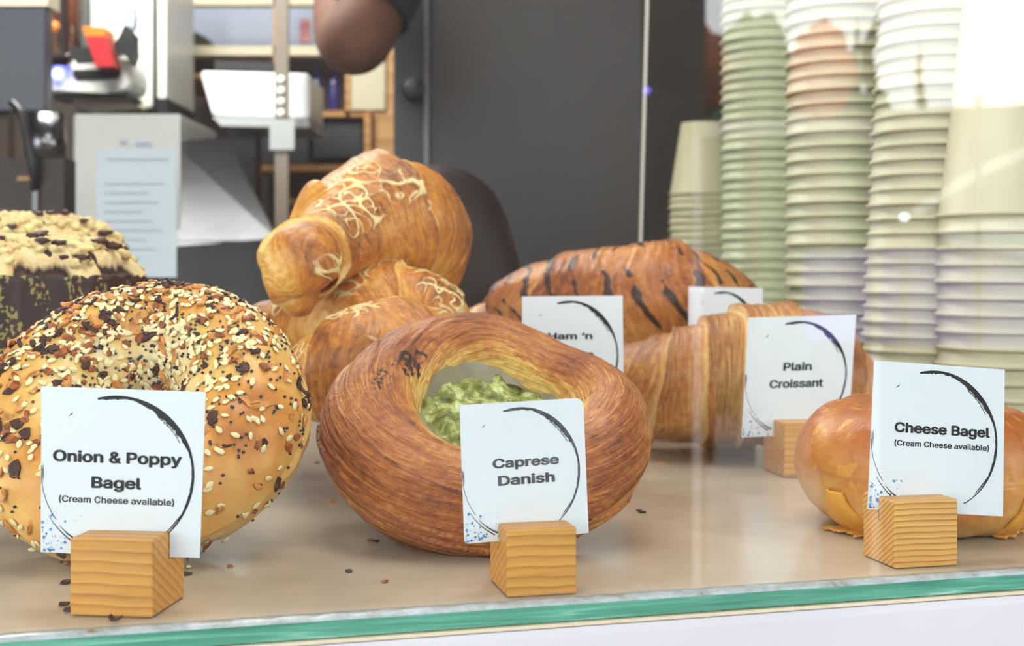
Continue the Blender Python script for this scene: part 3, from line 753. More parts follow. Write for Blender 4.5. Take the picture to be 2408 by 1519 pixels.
# ------------------------------------------------------------------ crumble cakes
def crumble_cake(px, Y, rpx, ytop, ycrown, label, seed, broken):
    c = at(px, ytop, Y); r = rpx/F*Y; zt = c.z; zc = at(px, ycrown, Y).z; h = zc-zt
    root = thing('crumble_cake', (c.x, c.y, 0), label, 'cake', 'crumble topped cakes in printed paper')
    cx, cy = c.x, c.y
    def wrap(u, v):
        a = 2*pi*u; sc_ = .0016*abs(sin(a*17))
        ps = [(.985*r*.96, 0), (r*.965, .0008), (r, zt-.004+sc_), (r*.992, zt-.003+sc_), (r*.95, .002)]
        x = (v/.05 if v < .05 else (1+(v-.05)/.8 if v < .85 else 2+(v-.85)/.15*2)); i = min(int(x), len(ps)-2); f = x-i; rr = ps[i][0]*(1-f)+ps[i+1][0]*f; z = ps[i][1]*(1-f)+ps[i+1][1]*f
        rr *= 1+.006*sin(a*34)
        p = Vector((cx+rr*cos(a), cy+rr*sin(a), z))
        n1_ = N(a*6, z*60, seed); n2_ = N(a*34, z*420, seed+4)
        g = sstep(-.05, .15, n1_)*sstep(.0, .2, n2_)
        return p, {'bake': .5, 'topping': g, 'flow': (0, 0, 0)}
    link('paper_case', grid(700, 120, wrap, cu=True, attrs=('bake', 'topping', 'flow')), M['cake_paper'], root)['label'] = 'dark brown paper case printed with gold pattern'
    def top(k, e0, prof, rough, att):
        def fn(u, v):
            rr = r*k*v; a = 2*pi*u; x, y = rr*cos(a), rr*sin(a)
            z = zt+e0+h*prof(v)+rough*(.0030*fbm(x*110+seed, y*110, 2)+.0030*abs(N(x*260, y*260, seed)))
            bite = 0
            if broken and sin(a) < .15 and v > .78: bite = sstep(.78, .9, v)*sstep(-.22, .05, N(a*2.6, seed, 0))
            if att: z -= bite*.010
            rr2 = rr*(1-.05*bite) if att else rr
            n_ = N(x*70+seed, y*120, 3)+.5*N(x*200, y*260, 1)
            return Vector((cx+rr2*cos(a), cy+rr2*sin(a), z)), {'bake': .2+.5*N(x*60, y*60, 7), 'topping': max(sstep(.42, .62, n_), bite), 'flow': (x*30, y*30, seed)}
        return fn
    link('cake_body', grid(150, 60, top(.965, -.008, lambda v: .45*(1-v**6), 1, 0), cu=True, attrs=('bake', 'topping', 'flow')), M['choc_cake'], root)['label'] = 'dark chocolate sponge'
    me1 = grid(420, 150, top(1.0, -.004, lambda v: .78*(1-v**5)+.1*(1-v), 1, 1), cu=True, attrs=('bake', 'topping', 'flow'))
    link('crumble_topping', me1, M['crumble2'], root)['label'] = 'pale yellow butter crumble'
    rn = random.Random(seed); ms = []
    for i in range(420):
        a = rn.uniform(0, 2*pi); q = sqrt(rn.random())*.97
        if broken and sin(a) < .15 and q > .78 and N(a*2.6, seed, 0) > -.1: continue
        x, y = r*q*cos(a), r*q*sin(a); z = zt-.003+h*(.78*(1-q**5)+.1*(1-q))+.001
        s = rn.uniform(.0016, .0042)
        ms.append(blob((cx+x, cy+y, z), (s, s, s*.8), rn.random()*90, .6, 2, 1.6))
    link('crumble_clump', join(ms), M['crumble'], root, smooth=True)['kind'] = 'stuff'
    ms = []
    for i in range(16):
        a = rn.uniform(pi, 2*pi); q = rn.uniform(.1, .95); x, y = r*q*cos(a), r*q*sin(a); z = zt-.001+h*(.78*(1-q**5)+.1*(1-q))+.002
        s = rn.uniform(.002, .0042); ms.append(blob((cx+x, cy+y, z), (s*1.4, s*1.1, s*.6), rn.random()*50, .7, 2, 1.8))
    link('chocolate_shaving', join(ms), M['choc_bit'], root, smooth=True)['kind'] = 'stuff'
    return root
crumble_cake(60, .80, 274, 640, 540, 'front crumble cake, broken edge showing dark sponge', 5, True)
crumble_cake(30, .98, 262, 570, 490, 'rear crumble cake, only its yellow top and right edge showing', 8, False)

# ------------------------------------------------------------------ crumbs on the shelf
def loose(name, me, px, py, label, cat, group, s=1.0, z=.0004):
    o = bpy.data.objects.new(name, me); COL.objects.link(o); p = on_shelf(px, py); o.location = (p.x, p.y, z); o.rotation_euler = (0, 0, rnd.uniform(0, 6)); o.scale = (s, s, s)
    tag(o, label, cat, group); return o
for px, py in ((444, 1336), (420, 1338), (410, 1318)): loose('sesame_seed', sesame, px, py, 'loose sesame seed fallen on the shelf right of the seeded bagel', 'seed', 'loose sesame seeds', 1.0, .0007)
for k, (px, py) in enumerate(((428, 1352), (400, 1334), (438, 1352), (394, 1362))): loose('onion_flake', flakes[(k*3) % 15], px, py, 'onion flake fallen on the shelf right of the onion bagel block', 'crumb', 'loose onion flakes right of the block')
for k, (px, py) in enumerate(((155, 1372), (150, 1424), (166, 1436), (270, 1462))): loose('onion_flake', flakes[(k*3) % 15], px, py, 'burnt onion flake beside the left or front foot of the onion bagel block', 'crumb', 'loose onion flakes round the front block', 1.1)
for k, (px, py, m_) in enumerate(((1503, 1203, 3), (1510, 1206, 0), (872, 1272, 1), (885, 1275, 3), (540, 1334, 4), (820, 1345, 0), (1505, 690+400, 4), (1600, 1058, 2), (1556, 1090, 2), (745, 1090, 3), (905, 1370, 1), (780, 1180, 2))):
    loose('crumb', flakes[m_], px, py, 'small brown crumb lying on the beige shelf', 'crumb', 'crumbs scattered over the shelf', .8)

# ------------------------------------------------------------------ paper cups
M['cup'] = plain('white_cup_paper', (200, 192, 164), .45, var=.02)
M['cup_kraft'] = plain('beige_cup_paper', (206, 192, 158), .45, var=.02)
def cup_mesh(mat, H=.100, rb=.0295, rt=.0445):      # inverted: rim below
    prof = [(rt+.0010, 0), (rt+.0024, .0010), (rt+.0024, .0024), (rt+.0008, .0034), (rt, .004), (rb, H), (rb-.0012, H), (rb-.0016, H-.004), (.002, H-.004), (.002, H-.0046), (rb-.0022, H-.0046), (rt-.0008, .003), (rt-.0006, .0004)]
    me = lathe(prof, (0, 0, 0), 56, closed=True); me.materials.append(mat); return me
cupA, cupB, cupL = cup_mesh(M['cup']), cup_mesh(M['cup_kraft']), cup_mesh(M['cup'], .150, .0300, .0465)
CUPH = {cupL.name: .150}
def cup_stack(pxc, Y, pitch, ytop, mesh, lab, lean=0.0, zbase=0.0, group=None):
    x0 = at(pxc, HY, Y).x; ztop = at(pxc, ytop, Y).z; n = max(1, int(round((ztop-CUPH.get(mesh.name, .100)-zbase)/pitch))+1)
    first = None
    for i in range(n):
        o = bpy.data.objects.new('paper_cup', mesh) if first is None else first.copy()
        if first is None: first = o
        COL.objects.link(o)
        z = zbase+i*pitch; o.location = (x0+lean*z+.0006*sin(i*2.3), Y+.0006*cos(i*1.7), z+.0002); o.rotation_euler = (0, 0, i*.7)
        topm = i == n-1 and ytop > 0
        tag(o, ('topmost ' if topm else '')+lab, 'cup', group)
cup_stack(1652, 1.88, .0098, 285, cupB, 'upturned beige paper cup in the leftmost short stack', 0, 0, 'cups in the leftmost stack')
cup_stack(1800, 1.42, .0102, -260, cupA, 'upturned pale paper cup in the second stack from the left', 0, 0, 'cups in the second stack')
cup_stack(1985, 1.08, .0108, -330, cupA, 'upturned pale paper cup in the third stack from the left', 0, 0, 'cups in the third stack')
cup_stack(2168, .985, .0104, -350, cupA, 'upturned pale paper cup in the tallest stack leaning right', .05, 0, 'cups in the tall leaning stack')
cup_stack(2372, .93, .0112, 10, cupL, 'upturned large pale paper cup in the stack at the right edge', 0, 0, 'cups in the stack at the right edge')

# ------------------------------------------------------------------ the kiosk inside
M['wall'] = plain('dim_brown_wall', (92, 80, 72), .7, var=.05, vscale=2)
M['wall_light'] = plain('blue_grey_board', (170, 178, 200), .6, var=.02)
M['counter'] = plain('black_counter', (34, 36, 42), .3, var=.1)
M['ceil'] = plain('grey_ceiling', (150, 148, 144), .8)
M['floor'] = plain('dark_floor_tile', (70, 68, 66), .6)
M['fridge'] = plain('charcoal_fridge_door', (64, 60, 60), .45, var=.03, vscale=3)
M['fridge2'] = plain('charcoal_fridge_frame', (58, 60, 64), .45)
M['strip'] = plain('grey_aluminium', (120, 120, 122), .35, metal=.6)
M['shelfwood'] = wood('shelf_oak', (204, 152, 92), (190, 136, 76), (160, 108, 58), 60)
M['tan'] = wood('oak_panel', (206, 158, 100), (196, 146, 88), (176, 124, 70), 30)
M['cream'] = plain('cream_panel', (206, 194, 166), .6)
M['white'] = plain('white_enamel', (240, 238, 230), .3)
M['black'] = plain('black_plastic', (24, 24, 28), .4)
M['navy'] = plain('navy_screen', (44, 48, 60), .3)
M['steel'] = plain('brushed_steel', (120, 120, 124), .2, metal=1.0, var=.06, vscale=14)
M['chrome'] = plain('chrome', (220, 220, 225), .08, metal=1.0)
M['red'] = plain('red_carton', (190, 36, 44), .45)
M['orange'] = plain('orange_lid', (232, 120, 30), .45)
M['brownglass'] = plain('brown_bottle', (96, 54, 36), .25)
M['blueglass'] = plain('blue_bottle_glass', (52, 52, 122), .2, coat=.5)
M['darkbrown'] = plain('dark_brown_leather', (44, 30, 28), .55, var=.08)
M['paper'] = plain('blue_white_paper', (204, 216, 226), .6)
M['paper2'] = plain('grey_white_paper', (220, 218, 212), .6)
M['texty'] = plain('faint_grey_print', (176, 188, 200), .6)
M['green'] = plain('dark_olive_dome', (58, 60, 36), .5)
M['darkbox'] = plain('dark_slate_box', (38, 42, 48), .5)
M['grey'] = plain('pale_grey_plastic', (176, 180, 180), .5)
M['led_blue'] = plain('blue_lamp', (110, 120, 255), .4, emit=14)
def struct(name, c, s, mat):
    o = box(name, Vector(c), s, mat); o['kind'] = 'structure'; return o
struct('floor', (0, 1.9, -1.13), (5.0, 3.0, .06), M['floor'])
struct('ceiling', (0, 1.7, 1.33), (5.0, 2.5, .06), M['ceil'])
struct('added_awning_1', (0, -.25, 1.28), (5.0, 1.4, .04), M['ceil'])  # unseen awning, added to hold back high sky light from the case
struct('wall_back', (0, 3.03, .1), (5.0, .06, 2.5), M['wall'])
struct('wall_left', (-1.63, 1.9, .1), (.06, 2.2, 2.4), M['wall'])
struct('wall_right', (1.83, 1.9, .1), (.06, 2.2, 2.4), M['wall'])
bc = box('back_counter', Vector((-.84, 2.13, -.06)), (1.32, 1.32, .04), M['counter'], bev=.003)
tag(bc, 'black worktop behind the display case, left of the refrigerator', 'counter')
bc2 = box('counter_cabinet', Vector((-.84, 2.13, -.59)), (1.30, 1.30, 1.018), M['black']); tag(bc2, 'dark cabinet under the black worktop', 'cabinet')
cs = box('cup_ledge', Vector((.56, 1.9, -.55)), (.68, .36, 1.09), M['shelf']); tag(cs, 'beige ledge under the leftmost paper cup stack', 'ledge')
# back glass door of the case: its bright left edge is the upright line
gb = clear_glass('rear_glass')
p0 = at(1512, 0, 1.20)
M['pane_edge'] = plain('cloudy_glass_edge', (196, 190, 182), .3)
root = thing('rear_glass_door', (at(1512, 0, 1.2).x, 1.2, 0), 'upright clear glass sliding door at the back of the case', 'glass door')
prism('glass_panel', [(1514, -60), (2700, -60), (2700, 955), (1494, 955)], 1.2, .003, gb, root)
prism('polished_edge', [(1520, -60), (1528, -60), (1500, 955), (1492, 955)], 1.1965, .0035, M['pane_edge'], root)['label'] = 'pale polished edge'

# fridge
root = thing('refrigerator', (at(1200, 300, 1.95).x, 1.95, -1.1), 'large charcoal grey refrigerator behind the croissants', 'refrigerator')
pbox('door', 1008, -600, 1512, 900, 1.95, .05, M['fridge'], root, .004)
pbox('frame', 925, -600, 1000, 900, 1.97, .5, M['fridge2'], root, .003)
pbox('trim_strip', 997, -600, 1009, 900, 1.945, .04, M['strip'], root, .001)['label'] = 'lighter grey edge strip'
link('lock', lathe([(.0, 0), (.017, 0), (.017, .02), (.012, .026), (0.0, .026)], at(975, 215, 1.965), 24, rx=pi/2), M['black'], root)['label'] = 'round black lock'
pbox('cabinet_body', 1012, -600, 1512, 900, 2.001, .5, M['fridge2'], root)
pbox('plinth', 925, 900, 1512, 2450, 1.97, .5, M['black'], root)

# dark rounded stool cushion / bag behind the pile
bag = blob(at(1015, 640, 1.45)+Vector((0, .0, -.0)), (.098, .07, .112), 4, .12, 4, .8)
o = link('cushion', bag, M['darkbrown'], None, at(1015, 640, 1.45)-Vector((0, 0, .11))); o.data.transform(Matrix.Rotation(R(0), 4, 'Y'))
tag(o, 'dark brown rounded cushion behind the croissant pile, in front of the refrigerator', 'cushion')

# person's bent arm
M['skin'] = plain('brown_skin', (104, 66, 50), .75, var=.06, vscale=30, bump=.1, bscale=300)
M['sleeve'] = plain('navy_cloth', (24, 30, 48), .8, var=.1, bump=.3, bscale=200)
P = [(at(985, -330, 1.75), 75), (at(940, -150, 1.72), 82), (at(880, 10, 1.68), 80), (at(838, 92, 1.66), 82), (at(812, 70, 1.76), 74), (at(800, -40, 1.86), 60), (at(790, -200, 1.92), 48), (at(788, -330, 1.95), 40)]
me = tube([(*p, r/F*p.y) for p, r in P], 32, 90)
o = link('person', me, M['skin'], None, at(850, 170, 1.7)); tag(o, 'person reaching up, only a bare bent elbow below a navy sleeve in view', 'person')
P = [(at(990, -335, 1.75), 86), (at(942, -152, 1.72), 94), (at(895, -20, 1.685), 96), (at(872, 22, 1.675), 94)]
me = tube([(*p, r/F*p.y) for p, r in P], 32, 40, cap=False)
s_ = link('sleeve', me, M['sleeve'], o); s_['label'] = 'dark navy cloth sleeve'; s_.modifiers.new('t', 'SOLIDIFY').thickness = .003

# oak shelving on the back wall
root = thing('shelving_unit', (at(640, 400, 2.6).x, 2.6, 0), 'oak shelving unit on the back wall, left of the refrigerator', 'shelving')
pbox('back_panel', 385, -80, 960, 800, 2.93, .02, M['wall'], root)
pbox('side_panel', 856, -80, 960, 800, 2.60, .33, M['tan'], root)
pbox('cream_panel', 826, -80, 905, 258, 2.592, .006, M['cream'], root)
pbox('upright', 428, -80, 446, 190, 2.6, .02, M['shelfwood'], root)
pbox('upright', 642, -80, 662, 175, 2.6, .02, M['shelfwood'], root)
pbox('upright', 812, 168, 824, 275, 2.6, .2, M['shelfwood'], root)
pbox('upright', 650, 396, 664, 480, 2.6, .2, M['shelfwood'], root)
pbox('upright', 856, 262, 872, 480, 2.58, .02, M['shelfwood'], root)
pbox('shelf_board', 385, -10, 830, 12, 2.6, .03, M['cream'], root)
pbox('shelf_board', 385, 108, 830, 130, 2.6, .05, M['cream'], root)
pbox('shelf_board', 385, 172, 480, 184, 2.6, .3, M['shelfwood'], root)
pbox('shelf_board', 730, 260, 860, 274, 2.6, .3, M['shelfwood'], root)
pbox('shelf_board', 610, 386, 860, 402, 2.6, .3, M['shelfwood'], root)
pbox('shelf_board', 650, 468, 860, 482, 2.6, .3, M['shelfwood'], root)
pbox('blue_board', 385, 12, 826, 110, 2.8, .01, M['wall_light'], root)['label'] = 'blue grey board behind the top shelf'
o = pbox('pink_label', 705, 45, 728, 100, 2.7, .01, plain('pink_print', (226, 150, 160), .6)); tag(o, 'small pink and white carton on the top shelf', 'carton')
o = link('dome_cover', blob(at(440, 134, 2.7), (.062, .05, .05), 1, .05, 3), M['green'], None, at(440, 134, 2.7)); tag(o, 'dark olive rounded dome on the shelf, top left', 'dome')
o = pbox('storage_box', 736, 275, 852, 372, 2.62, .2, M['darkbox'], None, .004); tag(o, 'dark slate box on the lower shelf, beside the oak upright', 'box')
o = pbox('storage_box', 560, 290, 728, 385, 2.64, .2, M['darkbox'], None, .004); tag(o, 'dark slate box under the bright white appliance', 'box')
for k, (x, w) in enumerate(((747, 26), (786, 30), (686, 22))):
    b0 = at(x, 260, 2.68); r_ = w/2/F*2.68; hh = 124/F*2.68
    me = lathe([(.0, 0), (r_*.9, 0), (r_, r_*.3), (r_, hh*.48), (r_*.85, hh*.6), (r_*.32, hh*.78), (r_*.28, hh*.94), (r_*.4, hh*.95), (r_*.4, hh), (0, hh)], b0, 24)
    o = link('bottle', me, M['blueglass'], None, b0)
    tag(o, ['slim dark blue bottle, middle one of three on the oak shelf', 'rightmost dark blue bottle under the navy sleeve', 'leftmost dark blue bottle, half behind the white appliance'][k], 'bottle', 'blue bottles on the oak shelf')
# white appliance in front of it
root = thing('white_appliance', (at(600, 280, 2.3).x, 2.3, at(600, 280, 2.3).z), 'bright white slant-sided appliance with black top strip', 'appliance')
M['bright'] = plain('bright_white_cover', (250, 252, 255), .35)  # even bright white, no glow
prism('cover', [(470, 166), (726, 172), (726, 280), (500, 272)], 2.3, .18, M['bright'], root, .004)
prism('black_strip', [(505, 142), (645, 145), (645, 166), (505, 164)], 2.32, .15, M['black'], root)
pbox('stand', 540, 296, 600, 855, 2.36, .06, M['black'], root)
prism('tray', [(498, 274), (726, 282), (726, 300), (520, 296)], 2.28, .20, M['grey'], root)
root = thing('perforated_post', (at(660, 350, 2.22).x, 2.22, 0), 'grey metal post with a column of round holes', 'post')
pbox('post_body', 646, -40, 678, 860, 2.22, .012, plain('taupe_metal', (130, 118, 106), .4), root, .001)
for k in range(5):
    link('hole', lathe([(0, 0), (9/F*2.22, 0), (9/F*2.22, .001), (0, .001)], at(661, 187+k*26, 2.219), 20, rx=pi/2), M['white'], root)
pbox('note', 634, 282, 692, 352, 2.215, .002, M['grey'], root)['label'] = 'pale grey note'

# left edge: dark screen, coffee machine
root = thing('dark_screen', (at(50, 260, 1.9).x, 1.9, 0), 'dark navy upright screen at the left edge', 'screen')
pbox('panel', -160, 16, 108, 262, 1.9, .03, M['navy'], root, .003)
pbox('top_ledge', -160, -30, 112, 14, 1.9, .05, M['cream'], root)
pbox('post', -30, 190, 18, 903, 1.93, .03, plain('brown_post', (84, 60, 42), .5), root)
root = thing('espresso_machine', (at(250, 560, 2.2).x, 2.2, 0), 'white espresso machine with rounded group head and blue light', 'coffee machine')
pbox('side_panel', 182, -60, 358, 255, 2.30, .25, M['white'], root, .006)
pbox('side_panel', 370, -60, 391, 232, 2.28, .2, M['white'], root, .003)
pbox('gap', 358, -60, 371, 258, 2.31, .2, M['black'], root)
pbox('foot', 364, 232, 392, 262, 2.27, .2, M['black'], root)
pbox('lower_body', 172, 268, 420, 859, 2.32, .3, M['white'], root, .004)
prism('base_line', [(180, 252), (360, 256), (360, 266), (180, 262)], 2.29, .2, M['black'], root)
hp = [(112, 216), (112, 135), (160, 132), (175, 158), (262, 152), (275, 132), (298, 138), (310, 165), (308, 200), (296, 214), (250, 219)]
prism('group_head', hp, 2.15, .1, M['white'], root, .004)
prism('slot', [(172, 163), (280, 163), (284, 175), (276, 186), (180, 187), (170, 176)], 2.147, .02, M['black'], root)
prism('shadow_line', [(112, 217), (300, 221), (300, 230), (112, 228)], 2.16, .09, M['black'], root)['label'] = 'black strip as painted shadow under the group head'  # black strip stands in for the shade below the group head
link('indicator_light', blob(at(135, 173, 2.14), (.0085, .004, .0085), 0, 0, 2), M['led_blue'], root)['label'] = 'glowing blue light'
pbox('chrome_knob', 110, 126, 162, 156, 2.13, .02, M['chrome'], root, .004)
prism('drip_lip', [(180, 222), (290, 226), (310, 244), (180, 250)], 2.2, .1, M['cream'], root)
root = thing('steel_chute', (at(540, 560, 2.0).x, 2.0, 0), 'sloping sheet of bright steel right of the white paper', 'metal panel')
bmq = bmesh.new()
def q3(pts): return [bmq.verts.new(at(*p)) for p in pts]
f_ = q3([(400, 332, 2.14), (530, 324, 2.16), (650, 560, 1.94), (400, 580, 1.92)]); g_ = q3([(400, 332, 2.17), (530, 324, 2.19), (655, 560, 1.97), (400, 580, 1.95)])
bmq.faces.new(f_); bmq.faces.new(g_[::-1])
for i in range(4): bmq.faces.new((f_[i], f_[(i+1) % 4], g_[(i+1) % 4], g_[i]))
link('steel_sheet', from_bm(bmq), M['steel'], root)
pbox('black_stand', 330, 566, 690, 896, 1.93, .2, M['counter'], root)
root = thing('menu_sheet', (at(320, 650, 1.5).x, 1.5, 0), 'narrow blue-white paper sheet standing behind the crumble cakes', 'paper')
pbox('sheet', 226, 350, 415, 652, 1.5, .0015, M['paper'], root)
pbox('print_line', 250, 372, 395, 378, 1.499, .0005, M['texty'], root)
for k in range(9): pbox('print_line', 245, 430+k*22, 385-(k*37) % 60, 434+k*22, 1.499, .0005, M['texty'], root)
pbox('easel', 300, 652, 340, 978, 1.503, .004, M['black'], root)
o = pbox('poster', 178, 268, 424, 540, 1.62, .0015, M['paper2']); tag(o, 'grey-white paper hanging behind the narrow blue-white sheet', 'paper')
pbox('easel', 210, 540, 236, 954, 1.622, .004, M['black'], o)
pbox('print_mark', 282, 330, 300, 342, 1.619, .0005, M['texty'], o); pbox('print_mark', 318, 334, 356, 346, 1.619, .0005, M['texty'], o)
# carton, tools and bottles over the machine
root = thing('carton', (at(230, 150, 2.1).x, 2.1, at(230, 155, 2.1).z), 'tilted red carton with an orange end above the group head', 'carton')
prism('box_body', [(200, 84), (248, 84), (266, 156), (226, 158)], 2.1, .05, M['red'], root, .001)
prism('orange_end', [(192, 62), (246, 64), (249, 86), (200, 86)], 2.1, .05, M['orange'], root, .001)
o = prism('brush', [(290, 60), (300, 60), (306, 74), (316, 80), (314, 118), (318, 126), (306, 155), (296, 130), (268, 122), (268, 100), (282, 84)], 2.12, .03, M['black'], None, .001); tag(o, 'black brush-like tool hanging right of the red carton', 'tool')
o = prism('tool', [(290, 0), (312, 0), (318, 40), (314, 70), (292, 62), (286, 30)], 2.16, .02, M['wall_light'], None, .002); tag(o, 'blue-grey rounded handle above the black tool', 'handle')
for k, (x, w, mm, lb) in enumerate(((126, 34, 'brownglass', 'brown bottle left of the dark column, with orange cap below'), (172, 30, 'brownglass', 'reddish brown bottle just left of the white panel'))):
    b0 = at(x, 128, 2.2); r_ = w/2/F*2.2; o = link('bottle', lathe([(0, 0), (r_, 0), (r_, .12), (r_*.5, .15), (r_*.5, .17), (0, .17)], b0, 20), M[mm], None, b0); tag(o, lb, 'bottle')
    if k == 0: link('cap', blob(at(125, 62, 2.17), (.011, .006, .009), 0, .05, 2), M['orange'], o)['label'] = 'orange cap'
o = pbox('black_unit', 112, -40, 192, 132, 2.25, .05, M['black']); tag(o, 'black casing behind the brown bottles at top left', 'casing')
o = pbox('black_tray', 165, 110, 262, 158, 2.18, .06, M['black']); tag(o, 'black tray under the red carton', 'tray')
# pitcher
root = thing('milk_pitcher', (at(108, 370, 1.75).x, 1.75, at(108, 370, 1.75).z), 'steel milk pitcher with a black handle, left of the papers', 'pitcher')
b0 = at(108, 372, 1.75); r_ = 46/F*1.75; hh = 104/F*1.75
link('jug', lathe([(0, 0), (r_*1.02, 0), (r_*1.02, hh*.3), (r_*.92, hh), (r_*.9, hh), (r_*.98, hh*.3), (r_*.9, .002), (0, .002)], b0, 36), M['steel'], root)
link('handle', tube([(*at(28, 240, 1.70), .005), (*at(50, 270, 1.69), .0055), (*at(68, 340, 1.69), .0055), (*at(80, 400, 1.69), .006), (*at(84, 450, 1.7), .005)], 14, 40), M['black'], root)
o = pbox('riser', -10, 372, 150, 935, 1.70, .12, plain('dark_brown_stand', (52, 40, 34), .5)); tag(o, 'dark brown stand under the steel milk pitcher', 'stand')
o.location.z += 0
pbox('brace', 40, 415, 84, 424, 1.695, .004, M['tan'], o); pbox('brace', 76, 424, 88, 520, 1.695, .004, M['strip'], o)

# ------------------------------------------------------------------ the street, seen only as reflections in the front pane
M['pave'] = plain('pale_paving', (124, 120, 116), .8, var=.08, vscale=1.5)
M['facade'] = plain('dark_facade', (74, 64, 58), .8, var=.1, vscale=1)
M['leaf1'] = plain('conifer_needles', (40, 58, 40), .8, var=.3, vscale=4)
M['leaf2'] = plain('green_leaves', (60, 96, 74), .8, var=.3, vscale=3)
M['leaf3'] = plain('red_leaves', (190, 70, 50), .8, var=.25, vscale=3)
M['leaf4'] = plain('rust_leaves', (130, 70, 44), .8, var=.25, vscale=3)
M['bark'] = plain('bark', (70, 52, 40), .9)
M['wpost'] = plain('white_painted_steel', (236, 232, 232), .4)
o = box('ground', Vector((3, -14, -1.15)), (70, 28.7, .06), M['pave']); o['kind'] = 'structure'
def facing_box(name, x0, x1, ytop, D, thick, mat, label, cat, zb=-1.12):
    a = mirrored(x0, HY, D); b_ = mirrored(x1, HY, D); zt = mirrored(x0, ytop, D).z; c = (a+b_)/2; d = (b_-a); yaw = math.atan2(d.y, d.x)
    o = box(name, Vector((c.x, c.y, (zt+zb)/2)), (d.length, thick, zt-zb), mat, rz=yaw); tag(o, label, cat); return o
facing_box('building', -1500, 1545, -420, 6.0, 1.0, M['facade'], 'dark building added across the street to darken reflections in the left of the glass', 'building')  # added block: keeps left pane reflections dark and hides part of the sky
def conifer(px, ytop, D, wpx, label, mat='leaf1'):
    p = mirrored(px, HY, D); zt = mirrored(px, ytop, D).z; w = wpx/F*D; base = Vector((p.x, p.y, -1.12)); H = zt+1.12
    root = thing('conifer', base, label, 'tree'); prof = [(0, H)]
    n = 9
    for i in range(n):
        z = H*(1-(i+1)/n*.85); r_ = w*(i+1.2)/n; prof += [(r_, z), (r_*.62, z+.01*H)]
    prof.append((0.02, H*.14))
    me = lathe(prof[::-1], base, 26)
    for v in me.vertices: v.co += Vector((N(v.co.x*3, v.co.y*3, v.co.z*4), N(v.co.y*3, v.co.x*3, v.co.z*4+5), 0))*w*.35
    link('foliage', me, M[mat], root); link('trunk', lathe([(0, 0), (.08, 0), (.05, H*.4), (0, H*.4)], base, 10), M['bark'], root)
def round_tree(px, ytop, D, wpx, hpx, label, mat):
    p = mirrored(px, ytop+hpx/2, D); w = wpx/2/F*D; h = hpx/2/F*D; base = Vector((p.x, p.y, -1.12))
    root = thing('round_tree', base, label, 'tree')
    link('foliage', blob(p, (w, w, h), px, .3, 4, 1.8), M[mat], root); link('trunk', lathe([(0, 0), (.07, 0), (.05, p.z+1.12), (0, p.z+1.12)], base, 10), M['bark'], root)
conifer(1815, 5, 14, 90, 'pointed conifer reflected above the second cup stack')
conifer(2055, 15, 14, 120, 'tall dark conifer reflected beside the tall cup stack')
conifer(2170, 90, 16, 70, 'smaller conifer reflected in the tall cup stack')
conifer(2010, 25, 15, 60, 'slim conifer reflected left of the tall dark one')
round_tree(1765, 40, 11, 190, 260, 'rounded green tree reflected between the cup stacks', 'leaf2')
round_tree(1655, 70, 9, 120, 190, 'rust brown tree reflected left of the cup stacks', 'leaf4')
round_tree(1590, 60, 9.5, 100, 160, 'reddish tree next to the building edge, reflected', 'leaf4')
round_tree(1930, 60, 9, 140, 230, 'bright red tree reflected in the cup stacks', 'leaf3')
facing_box('hedge', 1545, 2080, 240, 12.5, .8, M['leaf2'], 'low green hedge along the street, reflected', 'hedge')
facing_box('low_wall', 2080, 3000, 270, 12.6, .8, M['facade'], 'low dark wall right of the hedge, reflected', 'wall')
# white steel frame
root = thing('pergola', mirrored(1652, HY, 3.0)*1.0, 'white painted post and beam frame standing in the street, reflected', 'frame')
a = mirrored(1640, HY, 3.0); b_ = mirrored(2060, HY, 3.0); yaw = math.atan2((b_-a).y, (b_-a).x); zt = mirrored(1650, 286, 3.0).z
box('post', Vector((a.x, a.y, (zt-1.12)/2)), (.018, .03, zt+1.12), M['wpost'], root, rz=yaw)
box('post', Vector((b_.x, b_.y, (zt-1.12)/2)), (.018, .03, zt+1.12), M['wpost'], root, rz=yaw)
c = (a+b_)/2; box('beam', Vector((c.x, c.y, zt-.015)), ((b_-a).length, .03, .03), M['wpost'], root, rz=yaw)
# parked white car : body silhouette swept across its width
root = thing('parked_car', mirrored(2480, 900, 4.2)*1.0, 'white parked car reflected at the right of the glass', 'car')
M['carpaint'] = plain('white_car_paint', (244, 244, 240), .25, coat=.6)
M['carglass'] = plain('car_window_glass', (96, 88, 130), .15)
def cpoly(pts, D, thick, name, mat, bev=.01):
    e = (mirrored(2500, HY, D)-mirrored(2100, HY, D)).normalized(); nrm = Vector((e.y, -e.x, 0))
    if nrm.dot(Vector((0, 0, CH))-mirrored(2300, HY, D)) > 0: nrm = -nrm
    bm = bmesh.new(); f = []; k = []
    p0 = mirrored(2300, HY, D)
    for x, y in pts:
        dd = mirrored(x, y, D); f.append(bm.verts.new(dd)); k.append(bm.verts.new(dd+nrm*thick))
    bm.faces.new(f); bm.faces.new(k[::-1]); n = len(f)
    for i in range(n): bm.faces.new((f[i], f[(i+1) % n], k[(i+1) % n], k[i]))
    return link(name, from_bm(bm), mat, root)
cpoly([(2146, 500), (2150, 488), (2230, 432), (2320, 382), (2420, 340), (2560, 310), (2560, 336), (2420, 368), (2325, 408), (2240, 456), (2165, 506)], 4.2, .04, 'roof_pillar', M['carpaint'])
cpoly([(2205, 545), (2240, 530), (2330, 520), (2600, 505), (2600, 612), (2420, 600), (2320, 582), (2240, 570)], 4.2, .5, 'bonnet', M['carpaint'])
